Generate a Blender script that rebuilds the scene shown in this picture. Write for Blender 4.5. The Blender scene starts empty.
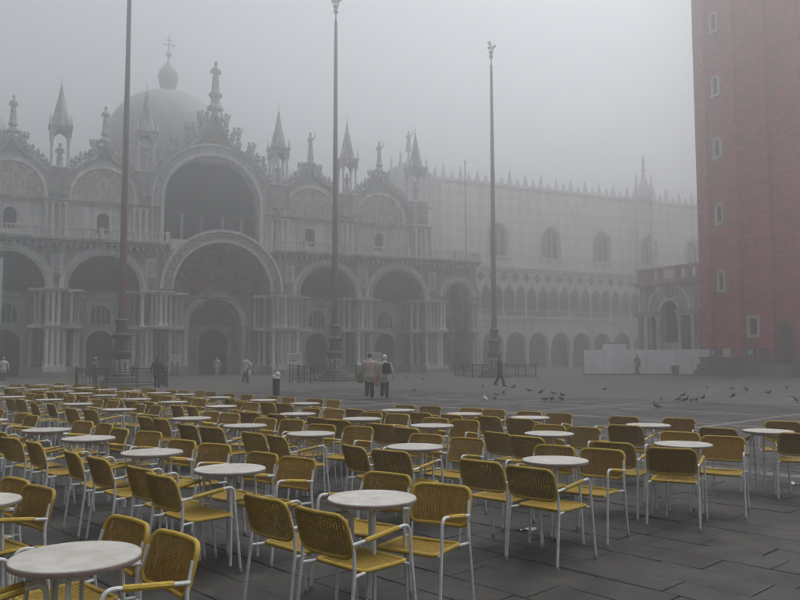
import bpy, bmesh, math, random
import numpy as np
from mathutils import Matrix, Vector
R = math.radians
rnd = random.Random(7)
SC = bpy.context.scene
COL = SC.collection

# ------------------------------------------------------------------ camera
FPX, EYE = 778.0, 1.67                      # focal length in photo pixels (800 wide), eye height
PITCH, ROLL = math.atan(56.5 / FPX), 0.0025
cam_data = bpy.data.cameras.new('camera')
cam_data.sensor_width = 36.0
cam_data.lens = FPX / 800.0 * 36.0
cam_data.clip_start, cam_data.clip_end = 0.05, 3000.0
cam = bpy.data.objects.new('camera', cam_data)
COL.objects.link(cam)
cam.matrix_world = (Matrix.Translation((0, 0, EYE)) @ Matrix.Rotation(math.pi / 2 + PITCH, 4, 'X')
                    @ Matrix.Rotation(-ROLL, 4, 'Z'))
SC.camera = cam

# ------------------------------------------------------------------ sky, sun, exposure
SUN_EL, SUN_AZ = R(67), R(55)
world = bpy.data.worlds.new('World')
SC.world = world
world.use_nodes = True
wn, wl = world.node_tree.nodes, world.node_tree.links
wn.clear()
sky = wn.new('ShaderNodeTexSky')
sky.sky_type = 'NISHITA'
sky.sun_disc = False
sky.sun_elevation, sky.sun_rotation = SUN_EL, SUN_AZ
sky.air_density, sky.dust_density, sky.ozone_density = 1.0, 6.0, 1.0
hs = wn.new('ShaderNodeHueSaturation')
hs.inputs['Saturation'].default_value = 0.3      # an overcast, nearly colourless sky
bg = wn.new('ShaderNodeBackground')
bg.inputs['Strength'].default_value = 0.15
wo = wn.new('ShaderNodeOutputWorld')
wl.new(sky.outputs[0], hs.inputs['Color'])
tn = wn.new('ShaderNodeMix'); tn.data_type = 'RGBA'; tn.blend_type = 'MULTIPLY'
tn.inputs[0].default_value = 1.0
tn.inputs[7].default_value = (0.98, 1.0, 0.998, 1)        # cool grey cloud
wl.new(hs.outputs[0], tn.inputs[6])
wl.new(tn.outputs[2], bg.inputs['Color'])
wl.new(bg.outputs[0], wo.inputs['Surface'])
sun_data = bpy.data.lights.new('sun', 'SUN')
sun_data.energy, sun_data.angle, sun_data.color = 0.6, R(60), (1.0, 0.98, 0.95)
sun = bpy.data.objects.new('sun', sun_data)
COL.objects.link(sun)
sdir = Vector((math.sin(SUN_AZ) * math.cos(SUN_EL), math.cos(SUN_AZ) * math.cos(SUN_EL), math.sin(SUN_EL)))
sun.rotation_euler = sdir.to_track_quat('Z', 'Y').to_euler()
sun.location = (0, 0, 90)
SC.view_settings.view_transform = 'Standard'
SC.view_settings.look = 'None'
SC.view_settings.exposure = 0.25
SC.view_settings.gamma = 1.0
SC.cycles.volume_bounces = 3
SC.cycles.max_bounces = 6
SC.cycles.diffuse_bounces = 3
SC.cycles.use_denoising = True
HAZE_DENSITY, HAZE_TOP = 0.0118, 47.5

# ------------------------------------------------------------------ pixel -> place (directions only)
def ray(x, y):
    a, b = x - 400, 300 - y
    c, s = math.cos(ROLL), math.sin(ROLL)
    a, b = a * c + b * s, -a * s + b * c
    cp, sp = math.cos(PITCH), math.sin(PITCH)
    return Vector((a, FPX * cp - b * sp, FPX * sp + b * cp))
def ground(x, y, h=0.0):
    d = ray(x, y)
    t = (h - EYE) / d.z
    return d.x * t, d.y * t
def px(X, Y, Z):
    cp, sp = math.cos(PITCH), math.sin(PITCH)
    Z -= EYE
    yy = Y * cp + Z * sp
    return 400 + X / yy * FPX, 300 - (-Y * sp + Z * cp) / yy * FPX

# ------------------------------------------------------------------ materials
MATS = {}
def material(name, color, rough=0.8, var=0.0, scale=3.0, bump=0.0, bscale=40.0, spec=0.3, metal=0.0,
             color2=None, island=0.0, objrand=0.0, streak=0.0, detail=6.0, damp=0.0, spots=0.0):
    m = bpy.data.materials.new(name)
    m.use_nodes = True
    n, l = m.node_tree.nodes, m.node_tree.links
    b = n['Principled BSDF']
    b.inputs['Roughness'].default_value = rough
    b.inputs['Specular IOR Level'].default_value = spec
    b.inputs['Metallic'].default_value = metal
    tc = n.new('ShaderNodeTexCoord')
    geo = n.new('ShaderNodeNewGeometry')
    rgb = n.new('ShaderNodeRGB')
    rgb.outputs[0].default_value = (*color, 1)
    cur = rgb.outputs[0]
    if color2 is not None:
        nz = n.new('ShaderNodeTexNoise')
        nz.inputs['Scale'].default_value = scale
        nz.inputs['Detail'].default_value = detail
        l.new(geo.outputs['Position'], nz.inputs['Vector'])
        rp = n.new('ShaderNodeValToRGB')
        rp.color_ramp.elements[0].position, rp.color_ramp.elements[1].position = 0.38, 0.64
        l.new(nz.outputs['Fac'], rp.inputs['Fac'])
        mx = n.new('ShaderNodeMix'); mx.data_type = 'RGBA'
        l.new(rp.outputs['Color'], mx.inputs[0])
        l.new(cur, mx.inputs[6]); mx.inputs[7].default_value = (*color2, 1)
        cur = mx.outputs[2]
    val = None
    def mul(sock):
        nonlocal val
        if val is None: val = sock
        else:
            mm = n.new('ShaderNodeMath'); mm.operation = 'MULTIPLY'
            l.new(val, mm.inputs[0]); l.new(sock, mm.inputs[1]); val = mm.outputs[0]
    def remap(sock, amp, a=0.0, bb=1.0):
        mr = n.new('ShaderNodeMapRange')
        mr.inputs['From Min'].default_value, mr.inputs['From Max'].default_value = a, bb
        mr.inputs['To Min'].default_value, mr.inputs['To Max'].default_value = 1 - amp, 1 + amp
        l.new(sock, mr.inputs['Value']); return mr.outputs[0]
    if var:
        nz = n.new('ShaderNodeTexNoise')
        nz.inputs['Scale'].default_value = scale * 1.7
        nz.inputs['Detail'].default_value = detail
        nz.inputs['Roughness'].default_value = 0.65
        l.new(geo.outputs['Position'], nz.inputs['Vector'])
        mul(remap(nz.outputs['Fac'], var, 0.25, 0.75))
    if streak:
        mp = n.new('ShaderNodeMapping'); mp.inputs['Scale'].default_value = (1.3, 1.3, 0.12)
        l.new(geo.outputs['Position'], mp.inputs['Vector'])
        nz = n.new('ShaderNodeTexNoise'); nz.inputs['Scale'].default_value = 1.6; nz.inputs['Detail'].default_value = 8
        l.new(mp.outputs[0], nz.inputs['Vector'])
        mul(remap(nz.outputs['Fac'], streak, 0.3, 0.7))
    if island: mul(remap(geo.outputs['Random Per Island'], island))
    if objrand:
        oi = n.new('ShaderNodeObjectInfo'); mul(remap(oi.outputs['Random'], objrand))
    if val is not None:
        vm = n.new('ShaderNodeVectorMath'); vm.operation = 'SCALE'
        l.new(cur, vm.inputs[0]); l.new(val, vm.inputs['Scale']); cur = vm.outputs[0]
    if spots:                                             # droppings and trodden gum
        vo = n.new('ShaderNodeTexVoronoi'); vo.inputs['Scale'].default_value = 1.15
        l.new(geo.outputs['Position'], vo.inputs['Vector'])
        ns = n.new('ShaderNodeTexNoise'); ns.inputs['Scale'].default_value = 25
        l.new(geo.outputs['Position'], ns.inputs['Vector'])
        ad = n.new('ShaderNodeMath'); ad.operation = 'MULTIPLY_ADD'; ad.inputs[1].default_value = 0.06
        l.new(ns.outputs['Fac'], ad.inputs[0]); l.new(vo.outputs['Distance'], ad.inputs[2])
        lt = n.new('ShaderNodeMapRange'); lt.inputs['From Min'].default_value, lt.inputs['From Max'].default_value = 0.058, 0.046
        l.new(ad.outputs[0], lt.inputs['Value'])
        ms = n.new('ShaderNodeMix'); ms.data_type = 'RGBA'
        l.new(lt.outputs[0], ms.inputs[0]); l.new(cur, ms.inputs[6]); ms.inputs[7].default_value = (spots, spots, spots * 0.95, 1)
        cur = ms.outputs[2]
    l.new(cur, b.inputs['Base Color'])
    if damp:
        nz = n.new('ShaderNodeTexNoise'); nz.inputs['Scale'].default_value = 0.7; nz.inputs['Detail'].default_value = 7
        l.new(geo.outputs['Position'], nz.inputs['Vector'])
        mr = n.new('ShaderNodeMapRange')
        mr.inputs['From Min'].default_value, mr.inputs['From Max'].default_value = 0.4, 0.62
        mr.inputs['To Min'].default_value, mr.inputs['To Max'].default_value = rough, rough - damp
        l.new(nz.outputs['Fac'], mr.inputs['Value']); l.new(mr.outputs[0], b.inputs['Roughness'])
    if bump:
        nz = n.new('ShaderNodeTexNoise'); nz.inputs['Scale'].default_value = bscale; nz.inputs['Detail'].default_value = 6
        l.new(geo.outputs['Position'], nz.inputs['Vector'])
        bp = n.new('ShaderNodeBump'); bp.inputs['Strength'].default_value = bump; bp.inputs['Distance'].default_value = 0.02
        l.new(nz.outputs['Fac'], bp.inputs['Height']); l.new(bp.outputs[0], b.inputs['Normal'])
    MATS[name] = m
    return m

material('trachyte', (0.041, 0.0385, 0.036), 0.74, var=0.5, scale=2.2, bump=0.35, bscale=45, spec=0.25, island=0.36, detail=9, damp=0.3, spots=0.16,
         color2=(0.026, 0.0245, 0.023))
material('istrian_strip', (0.12, 0.117, 0.112), 0.7, var=0.35, scale=2.0, island=0.2, bump=0.15)
material('mortar', (0.05, 0.048, 0.046), 0.9, var=0.3, scale=4)
material('far_paving', (0.085, 0.083, 0.079), 0.78, var=0.3, scale=0.5, color2=(0.062, 0.06, 0.057), spec=0.2)
material('marble_grey', (0.36, 0.35, 0.34), 0.75, var=0.3, scale=0.9, streak=0.35, color2=(0.19, 0.18, 0.175), bump=0.2, bscale=6)
material('marble_panel', (0.58, 0.57, 0.55), 0.7, var=0.2, scale=0.6, streak=0.3, color2=(0.43, 0.415, 0.40))
material('marble_pale', (0.55, 0.54, 0.53), 0.7, var=0.2, scale=1.2, streak=0.25)
material('marble_column', (0.50, 0.485, 0.47), 0.55, var=0.2, scale=1.5, objrand=0.42, streak=0.2)
material('marble_dark', (0.13, 0.125, 0.12), 0.6, var=0.25, scale=1.5, objrand=0.3)
material('carved', (0.48, 0.47, 0.455), 0.85, var=0.4, scale=5.0, color2=(0.22, 0.215, 0.205), bump=0.7, bscale=9)
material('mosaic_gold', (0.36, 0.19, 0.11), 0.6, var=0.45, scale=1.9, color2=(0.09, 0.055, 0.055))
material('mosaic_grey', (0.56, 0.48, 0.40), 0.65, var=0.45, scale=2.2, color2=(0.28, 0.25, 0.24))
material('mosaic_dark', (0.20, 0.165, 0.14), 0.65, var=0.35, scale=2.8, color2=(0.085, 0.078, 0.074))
material('bronze_door', (0.022, 0.021, 0.02), 0.5, var=0.3, scale=5)
material('dark_glass', (0.02, 0.022, 0.025), 0.25, var=0.2)
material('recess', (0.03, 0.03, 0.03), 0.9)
material('lead', (0.24, 0.25, 0.26), 0.55, var=0.15, scale=1.0, streak=0.3)
material('palace_stone', (0.60, 0.59, 0.58), 0.8, var=0.2, scale=1.5, streak=0.2)
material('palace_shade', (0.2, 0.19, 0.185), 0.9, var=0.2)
material('verdigris_pole', (0.14, 0.07, 0.065), 0.55, var=0.25, scale=3, streak=0.2)
material('bronze', (0.08, 0.088, 0.082), 0.5, var=0.4, scale=8, metal=0.3)
material('gilt', (0.30, 0.26, 0.17), 0.5, metal=0.2)
material('iron', (0.02, 0.021, 0.021), 0.6, var=0.2)
material('base_stone', (0.12, 0.115, 0.11), 0.85, var=0.35, scale=1.4, streak=0.3, bump=0.3, bscale=12)
material('loggetta_stone', (0.48, 0.44, 0.42), 0.75, var=0.25, scale=1.3, streak=0.3, color2=(0.38, 0.32, 0.30))
material('loggetta_red', (0.36, 0.26, 0.24), 0.7, var=0.25, scale=1.5, streak=0.3)
material('hoarding_white', (0.82, 0.82, 0.82), 0.7, var=0.1, scale=0.7, objrand=0.05, streak=0.08)
material('painted_steel', (0.50, 0.51, 0.51), 0.4, var=0.25, scale=12, spec=0.5)
material('rattan', (0.30, 0.197, 0.024), 0.6, var=0.3, scale=18, objrand=0.22, bump=0.3, bscale=240, spec=0.3)
material('rattan_rim', (0.35, 0.235, 0.03), 0.55, var=0.25, scale=22, objrand=0.18, bump=0.3, bscale=260, spec=0.35)
material('rattan_back', (0.235, 0.138, 0.018), 0.65, var=0.35, scale=16, objrand=0.28, bump=0.3, bscale=240, spec=0.25)
material('rubber', (0.22, 0.22, 0.22), 0.8)
material('table_marble', (0.42, 0.405, 0.375), 0.5, var=0.16, scale=9, detail=12, color2=(0.34, 0.325, 0.295), spec=0.4, objrand=0.06)
material('table_edge', (0.20, 0.155, 0.14), 0.6, var=0.25, scale=10)
material('skin', (0.45, 0.27, 0.20), 0.55)
material('hair_dark', (0.03, 0.022, 0.018), 0.6)
material('hair_grey', (0.35, 0.34, 0.33), 0.7)
material('coat_beige', (0.42, 0.34, 0.29), 0.9, var=0.15, scale=12)
material('coat_cream', (0.45, 0.44, 0.38), 0.9, var=0.15, scale=12)
material('coat_black', (0.015, 0.015, 0.017), 0.85, var=0.2, scale=10)
material('coat_white', (0.50, 0.49, 0.47), 0.85, var=0.15, scale=12)
material('coat_grey', (0.12, 0.115, 0.11), 0.9, var=0.15, scale=12)
material('jeans', (0.045, 0.05, 0.065), 0.9, var=0.2, scale=10)
material('trousers_dark', (0.018, 0.018, 0.02), 0.9, var=0.2, scale=10)
material('shoes', (0.02, 0.017, 0.015), 0.5)
material('cap_red', (0.25, 0.04, 0.04), 0.9)
material('cap_white', (0.62, 0.62, 0.62), 0.9)
material('bag_olive', (0.16, 0.15, 0.06), 0.8)
material('bag_pink', (0.45, 0.12, 0.16), 0.7)
material('bag_black', (0.014, 0.014, 0.016), 0.7)
material('bag_white', (0.55, 0.55, 0.54), 0.7)
material('pigeon_dark', (0.035, 0.036, 0.042), 0.7, var=0.3, scale=20, objrand=0.5)
material('pigeon_white', (0.45, 0.45, 0.44), 0.8, var=0.2, scale=20)
material('pigeon_leg', (0.3, 0.08, 0.06), 0.7)
material('sign_white', (0.55, 0.56, 0.56), 0.5, var=0.06)
material('sign_blue', (0.15, 0.3, 0.33), 0.5)
material('banner_mint', (0.45, 0.60, 0.56), 0.8, var=0.08)
material('paper_litter', (0.6, 0.6, 0.58), 0.8)

def brick_material():
    m = bpy.data.materials.new('brick')
    m.use_nodes = True
    n, l = m.node_tree.nodes, m.node_tree.links
    b = n['Principled BSDF']; b.inputs['Roughness'].default_value = 0.9; b.inputs['Specular IOR Level'].default_value = 0.2
    tc = n.new('ShaderNodeTexCoord')
    sx = n.new('ShaderNodeSeparateXYZ'); l.new(tc.outputs['Object'], sx.inputs[0])
    ad = n.new('ShaderNodeMath'); l.new(sx.outputs['X'], ad.inputs[0]); l.new(sx.outputs['Y'], ad.inputs[1])
    cb = n.new('ShaderNodeCombineXYZ'); l.new(ad.outputs[0], cb.inputs['X']); l.new(sx.outputs['Z'], cb.inputs['Y'])
    br = n.new('ShaderNodeTexBrick')
    br.inputs['Color1'].default_value = (0.56, 0.075, 0.055, 1)
    br.inputs['Color2'].default_value = (0.40, 0.052, 0.042, 1)
    br.inputs['Mortar'].default_value = (0.33, 0.14, 0.12, 1)
    br.inputs['Scale'].default_value = 1.0
    br.inputs['Mortar Size'].default_value = 0.012
    br.inputs['Brick Width'].default_value = 0.3
    br.inputs['Row Height'].default_value = 0.085
    l.new(cb.outputs[0], br.inputs['Vector'])
    mp = n.new('ShaderNodeMapping'); mp.inputs['Scale'].default_value = (1.6, 1.6, 3.2); l.new(tc.outputs['Object'], mp.inputs[0])
    nz = n.new('ShaderNodeTexNoise'); nz.inputs['Scale'].default_value = 1.0; nz.inputs['Detail'].default_value = 9
    l.new(mp.outputs[0], nz.inputs['Vector'])
    mr = n.new('ShaderNodeMapRange'); mr.inputs['From Min'].default_value = 0.3; mr.inputs['From Max'].default_value = 0.7
    mr.inputs['To Min'].default_value = 0.62; mr.inputs['To Max'].default_value = 1.34
    l.new(nz.outputs['Fac'], mr.inputs[0])
    # weathered courses: horizontal bands of paler, leached brick
    mp2 = n.new('ShaderNodeMapping'); mp2.inputs['Scale'].default_value = (0.12, 0.12, 2.2); l.new(tc.outputs['Object'], mp2.inputs[0])
    nz2 = n.new('ShaderNodeTexNoise'); nz2.inputs['Scale'].default_value = 1.0; nz2.inputs['Detail'].default_value = 5
    l.new(mp2.outputs[0], nz2.inputs['Vector'])
    mr2 = n.new('ShaderNodeMapRange'); mr2.inputs['From Min'].default_value = 0.35; mr2.inputs['From Max'].default_value = 0.65
    mr2.inputs['To Min'].default_value = 0.87; mr2.inputs['To Max'].default_value = 1.13
    l.new(nz2.outputs['Fac'], mr2.inputs[0])
    mm = n.new('ShaderNodeMath'); mm.operation = 'MULTIPLY'; l.new(mr.outputs[0], mm.inputs[0]); l.new(mr2.outputs[0], mm.inputs[1])
    vm = n.new('ShaderNodeVectorMath'); vm.operation = 'SCALE'
    l.new(br.outputs['Color'], vm.inputs[0]); l.new(mm.outputs[0], vm.inputs['Scale'])
    l.new(vm.outputs[0], b.inputs['Base Color'])
    MATS['brick'] = m
brick_material()
def diaper_material():
    """pink and white lozenge brickwork"""
    m = bpy.data.materials.new('palace_wall')
    m.use_nodes = True
    n, l = m.node_tree.nodes, m.node_tree.links
    b = n['Principled BSDF']; b.inputs['Roughness'].default_value = 0.9; b.inputs['Specular IOR Level'].default_value = 0.2
    tc = n.new('ShaderNodeTexCoord')
    mp = n.new('ShaderNodeMapping'); mp.inputs['Rotation'].default_value = (0, R(45), 0); mp.inputs['Scale'].default_value = (1, 1, 1)
    l.new(tc.outputs['Object'], mp.inputs[0])
    sx = n.new('ShaderNodeSeparateXYZ'); l.new(mp.outputs[0], sx.inputs[0])
    cb = n.new('ShaderNodeCombineXYZ'); l.new(sx.outputs['X'], cb.inputs['X']); l.new(sx.outputs['Z'], cb.inputs['Y']); cb.inputs['Z'].default_value = 0.25
    ck = n.new('ShaderNodeTexChecker'); ck.inputs['Scale'].default_value = 0.85
    ck.inputs['Color1'].default_value = (0.82, 0.79, 0.76, 1); ck.inputs['Color2'].default_value = (0.74, 0.64, 0.60, 1)
    l.new(cb.outputs[0], ck.inputs['Vector'])
    nz = n.new('ShaderNodeTexNoise'); nz.inputs['Scale'].default_value = 0.5; nz.inputs['Detail'].default_value = 9
    l.new(tc.outputs['Object'], nz.inputs['Vector'])
    mr = n.new('ShaderNodeMapRange'); mr.inputs['From Min'].default_value = 0.3; mr.inputs['From Max'].default_value = 0.7
    mr.inputs['To Min'].default_value = 0.88; mr.inputs['To Max'].default_value = 1.08
    l.new(nz.outputs['Fac'], mr.inputs[0])
    vm = n.new('ShaderNodeVectorMath'); vm.operation = 'SCALE'
    l.new(ck.outputs['Color'], vm.inputs[0]); l.new(mr.outputs[0], vm.inputs['Scale']); l.new(vm.outputs[0], b.inputs['Base Color'])
    MATS['palace_wall'] = m
diaper_material()

# ------------------------------------------------------------------ mesh helpers
class MB:
    def __init__(s): s.v, s.f, s.m, s.cur = [], [], [], 0
    def add(s, vs, fs):
        o = len(s.v); s.v.extend(vs)
        for f in fs: s.f.append([o + i for i in f]); s.m.append(s.cur)
        return s
    def box(s, x0, x1, y0, y1, z0, z1):
        return s.add([(x0, y0, z0), (x1, y0, z0), (x1, y1, z0), (x0, y1, z0), (x0, y0, z1), (x1, y0, z1), (x1, y1, z1), (x0, y1, z1)],
                     [(3, 2, 1, 0), (4, 5, 6, 7), (0, 1, 5, 4), (1, 2, 6, 5), (2, 3, 7, 6), (3, 0, 4, 7)])
    def poly_y(s, pts, y0, y1):                       # (x, z) polygon, counter-clockwise seen from -y, extruded along y
        n = len(pts)
        return s.add([(x, y0, z) for x, z in pts] + [(x, y1, z) for x, z in pts],
                     [list(range(n)), list(range(2 * n - 1, n - 1, -1))] +
                     [(i, i + n, (i + 1) % n + n, (i + 1) % n) for i in range(n)])
    def lathe(s, prof, c=(0, 0, 0), seg=12, sx=1.0, sy=1.0, cap=True):
        vs, fs = [], []
        for r, z in prof:
            for k in range(seg):
                a = 2 * math.pi * k / seg
                vs.append((c[0] + r * sx * math.cos(a), c[1] + r * sy * math.sin(a), c[2] + z))
        for i in range(len(prof) - 1):
            for k in range(seg):
                k2 = (k + 1) % seg
                fs.append((i * seg + k, i * seg + k2, (i + 1) * seg + k2, (i + 1) * seg + k))
        if cap:
            fs.append(list(range(seg - 1, -1, -1)))
            fs.append([(len(prof) - 1) * seg + k for k in range(seg)])
        return s.add(vs, fs)
    def tube(s, path, rad, seg=8, cap=True, flat=None):
        path = [Vector(p) for p in path]
        n = len(path)
        rads = rad if isinstance(rad, (list, tuple)) else [rad] * n
        vs, fs = [], []
        up = None
        for i, p in enumerate(path):
            t = (path[min(i + 1, n - 1)] - path[max(i - 1, 0)]).normalized()
            if up is None:
                up = Vector((0, 0, 1)) if abs(t.z) < 0.9 else Vector((0, 1, 0))
            a = t.cross(up)
            if a.length < 1e-6: a = t.orthogonal()
            a.normalize(); b = a.cross(t).normalized(); up = b
            r = rads[i]
            ra, rb = (r if isinstance(r, tuple) else (r, r))
            for k in range(seg):
                th = 2 * math.pi * k / seg
                q = p + a * (ra * math.cos(th)) + b * (rb * math.sin(th))
                vs.append(tuple(q))
        for i in range(n - 1):
            for k in range(seg):
                k2 = (k + 1) % seg
                fs.append((i * seg + k, (i + 1) * seg + k, (i + 1) * seg + k2, i * seg + k2))
        if cap:
            fs.append(list(range(seg)))
            fs.append([(n - 1) * seg + k for k in range(seg - 1, -1, -1)])
        return s.add(vs, fs)
    def ball(s, c, r, seg=10, ring=7, rot=None):
        rx, ry, rz = r if isinstance(r, tuple) else (r, r, r)
        vs, fs = [], []
        for i in range(ring + 1):
            ph = math.pi * i / ring
            for k in range(seg):
                th = 2 * math.pi * k / seg
                v = Vector((rx * math.sin(ph) * math.cos(th), ry * math.sin(ph) * math.sin(th), -rz * math.cos(ph)))
                if rot is not None: v = rot @ v
                vs.append((c[0] + v.x, c[1] + v.y, c[2] + v.z))
        for i in range(ring):
            for k in range(seg):
                k2 = (k + 1) % seg
                fs.append((i * seg + k, i * seg + k2, (i + 1) * seg + k2, (i + 1) * seg + k))
        return s.add(vs, fs)
    def arch_band(s, c, zs, r0, r1, y0, y1, a0=0.0, a1=math.pi, n=24, leg=0.0, pointed=0.0):
        """ring between r0 and r1 (a moulding), extruded y0..y1; leg = straight drop under the springing"""
        inner, outer = arch_pts(c, zs, r0, n, pointed, a0, a1), arch_pts(c, zs, r1, n, pointed, a0, a1)
        if leg:
            inner = [(c + r0, zs - leg)] + inner + [(c - r0, zs - leg)]
            outer = [(c + r1, zs - leg)] + outer + [(c - r1, zs - leg)]
        m = len(inner)
        vs = [(x, y0, z) for x, z in inner] + [(x, y0, z) for x, z in outer] + [(x, y1, z) for x, z in inner] + [(x, y1, z) for x, z in outer]
        fs = []
        for i in range(m - 1):
            fs += [(i, m + i, m + i + 1, i + 1), (2 * m + i + 1, 3 * m + i + 1, 3 * m + i, 2 * m + i),
                   (i + 1, 2 * m + i + 1, 2 * m + i, i), (m + i, 3 * m + i, 3 * m + i + 1, m + i + 1)]
        fs += [(0, 2 * m, 3 * m, m), (m - 1, 2 * m - 1, 4 * m - 1, 3 * m - 1)]
        return s.add(vs, fs)
    def arch_wall(s, x0, x1, zb, zt, c, r, zs, y0, y1, n=24, pointed=0.0, top=None):
        """wall x0..x1 with an arched opening that runs down to zb"""
        pts = arch_pts(c, zs, r, n, pointed)[::-1]               # left to right
        bot = [(x0, zb), (c - r, zb)] if c - r > x0 + 1e-4 else [(c - r, zb)]
        top = top or (lambda x: zt)
        # piers
        if c - r > x0 + 1e-4:
            s.poly_y([(x0, zb), (c - r, zb), (c - r, zs), (c - r, top(c - r)), (x0, top(x0))], y0, y1)
        if x1 > c + r + 1e-4:
            s.poly_y([(c + r, zb), (x1, zb), (x1, top(x1)), (c + r, top(c + r)), (c + r, zs)], y0, y1)
        for (xa, za), (xb, zb2) in zip(pts[:-1], pts[1:]):
            if xb - xa < 1e-5: continue
            s.poly_y([(xa, za), (xb, zb2), (xb, max(top(xb), zb2 + 0.02)), (xa, max(top(xa), za + 0.02))], y0, y1)
        return s
    def disc_fan(s, pts, y, flip=False):
        n = len(pts)
        f = list(range(n))
        return s.add([(x, y, z) for x, z in pts], [f[::-1] if flip else f])
    def mesh(s, name, mats, smooth=30):
        me = bpy.data.meshes.new(name)
        me.from_pydata(s.v, [], s.f)
        for m in (mats if isinstance(mats, (list, tuple)) else [mats]): me.materials.append(MATS[m])
        if isinstance(mats, (list, tuple)) and len(mats) > 1: me.polygons.foreach_set('material_index', s.m)
        if smooth:
            me.polygons.foreach_set('use_smooth', [True] * len(me.polygons))
            me.update()
            me.set_sharp_from_angle(angle=R(smooth))
        me.update()
        return me
    def build(s, name, mats, parent=None, smooth=30, loc=(0, 0, 0), rot=0.0):
        return link(name, s.mesh(name, mats, smooth), parent, loc, rot)

def arch_pts(c, zs, r, n=24, pointed=0.0, a0=0.0, a1=math.pi):
    """right to left; pointed > 0 raises the crown into an ogee point"""
    out = []
    for i in range(n + 1):
        a = a0 + (a1 - a0) * i / n
        x, z = c + r * math.cos(a), zs + r * math.sin(a)
        if pointed:
            z += pointed * r * max(0.0, 1 - abs(math.cos(a)) * 1.6) ** 1.5
        out.append((x, z))
    return out

def link(name, data, parent=None, loc=(0, 0, 0), rot=0.0, scale=(1, 1, 1)):
    o = bpy.data.objects.new(name, data)
    COL.objects.link(o)
    o.parent = parent
    o.location = loc
    o.rotation_euler = rot if isinstance(rot, (tuple, list)) else (0, 0, rot)
    o.scale = scale
    return o
def thing(name, label, cat, loc=(0, 0, 0), rot=0.0, group=None):
    o = link(name, None, None, loc, rot)
    o.empty_display_size = 0.2
    return tag(o, label, cat, group)
def tag(o, label, cat, group=None):
    o['label'], o['category'] = label, cat
    if group: o['group'] = group
    return o
def tint(c, f): return tuple(x * f for x in c)

# ------------------------------------------------------------------ ground and paving
PA = R(43)                                             # lie of the paving and of the café rows
PU, PV = Vector((math.cos(PA), math.sin(PA))), Vector((math.sin(PA), -math.cos(PA)))
def uv2xy(u, v):
    p = PU * u + PV * v
    return p.x, p.y
U0, U1, V0, V1 = -3.0, 27.0, -33.0, 12.0
BIG = 340.0
gm = MB()
corner = [uv2xy(U0, V0), uv2xy(U0, V1), uv2xy(U1, V1), uv2xy(U1, V0)]
outer = [(-BIG, BIG * 0.0 - BIG), (BIG, -BIG), (BIG, BIG), (-BIG, BIG)]
# (U0,V0) lies left, (U0,V1) near/behind, (U1,V1) right, (U1,V0) far
ring_out = [(-BIG, -BIG), (BIG, -BIG), (BIG, BIG), (-BIG, BIG)]
vs = [(x, y, 0.0) for x, y in corner] + [(x, y, 0.0) for x, y in ring_out] + [(x, y, -0.03) for x, y in corner]
# left corner -> out 3/0, near -> 0/1, right -> 1/2, far -> 2/3
fs = [(0, 4, 5, 1), (1, 5, 6, 2), (2, 6, 7, 3), (3, 7, 4, 0)]
gm.add(vs, fs + [])
gm.cur = 1
gm.add([(x, y, -0.03) for x, y in corner], [(0, 1, 2, 3)])
gm.add([(x, y, 0.0) for x, y in corner] + [(x, y, -0.03) for x, y in corner], [(0, 1, 5, 4), (1, 2, 6, 5), (2, 3, 7, 6), (3, 0, 4, 7)])
pav = gm.build('pavement', ['far_paving', 'mortar'], smooth=0)
pav['kind'] = 'structure'

STRIPS_U = [(11.35, 0.22), (14.3, 0.2), (18.6, 0.24), (22.35, 0.26)]
STRIPS_V = [-8.8, -14.7, -20.8]
slabs = []                                              # (u0, u1, v0, v1, pale)
prng = random.Random(3)
u = U0
courses = []
while u < U1 - 0.05:
    w = prng.uniform(0.34, 0.44)
    nxt = next(((a, b) for a, b in STRIPS_U if a >= u - 1e-6), None)
    if nxt and u + w > nxt[0] - 0.12:
        if nxt[0] - u > 0.12: courses.append((u, nxt[0], False))
        courses.append((nxt[0], nxt[0] + nxt[1], True)); u = nxt[0] + nxt[1]
        continue
    w = min(w, U1 - u)
    courses.append((u, u + w, False)); u += w
for ua, ub, pale in courses:
    v = V0 + prng.uniform(0, 0.6)
    a = V0
    while a < V1 - 0.05:
        b = min(a + (prng.uniform(0.9, 1.5) if pale else prng.uniform(0.45, 0.95)), V1)
        sv = next((x for x in STRIPS_V if a - 1e-6 <= x < b and ua > 15.0), None)
        if sv is not None and not pale:
            if sv - a > 0.05: slabs.append((ua, ub, a, sv, False))
            slabs.append((ua, ub, sv, sv + 0.24, True)); a = sv + 0.24
            continue
        slabs.append((ua, ub, a, b, pale)); a = b
def slab_geo(mb, u0, u1, v0, v1, ox=0, oy=0):
    g = 0.003 + prng.random() * 0.003
    u0 += g; u1 -= g; v0 += g; v1 -= g
    dz = prng.uniform(-0.005, 0.003)
    t = [prng.uniform(-0.0025, 0.0025) for _ in range(4)]
    bv = 0.007
    low = [uv2xy(u0, v0), uv2xy(u1, v0), uv2xy(u1, v1), uv2xy(u0, v1)]
    top = [uv2xy(u0 + bv, v0 + bv), uv2xy(u1 - bv, v0 + bv), uv2xy(u1 - bv, v1 - bv), uv2xy(u0 + bv, v1 - bv)]
    mb.add([(x - ox, y - oy, -0.035) for x, y in low] + [(x - ox, y - oy, dz - 0.005) for x, y in low]
           + [(x - ox, y - oy, dz + t[i]) for i, (x, y) in enumerate(top)],
           [(0, 4, 5, 1), (1, 5, 6, 2), (2, 6, 7, 3), (3, 7, 4, 0), (4, 8, 9, 5), (5, 9, 10, 6), (6, 10, 11, 7), (7, 11, 8, 4), (8, 11, 10, 9)])
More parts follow.
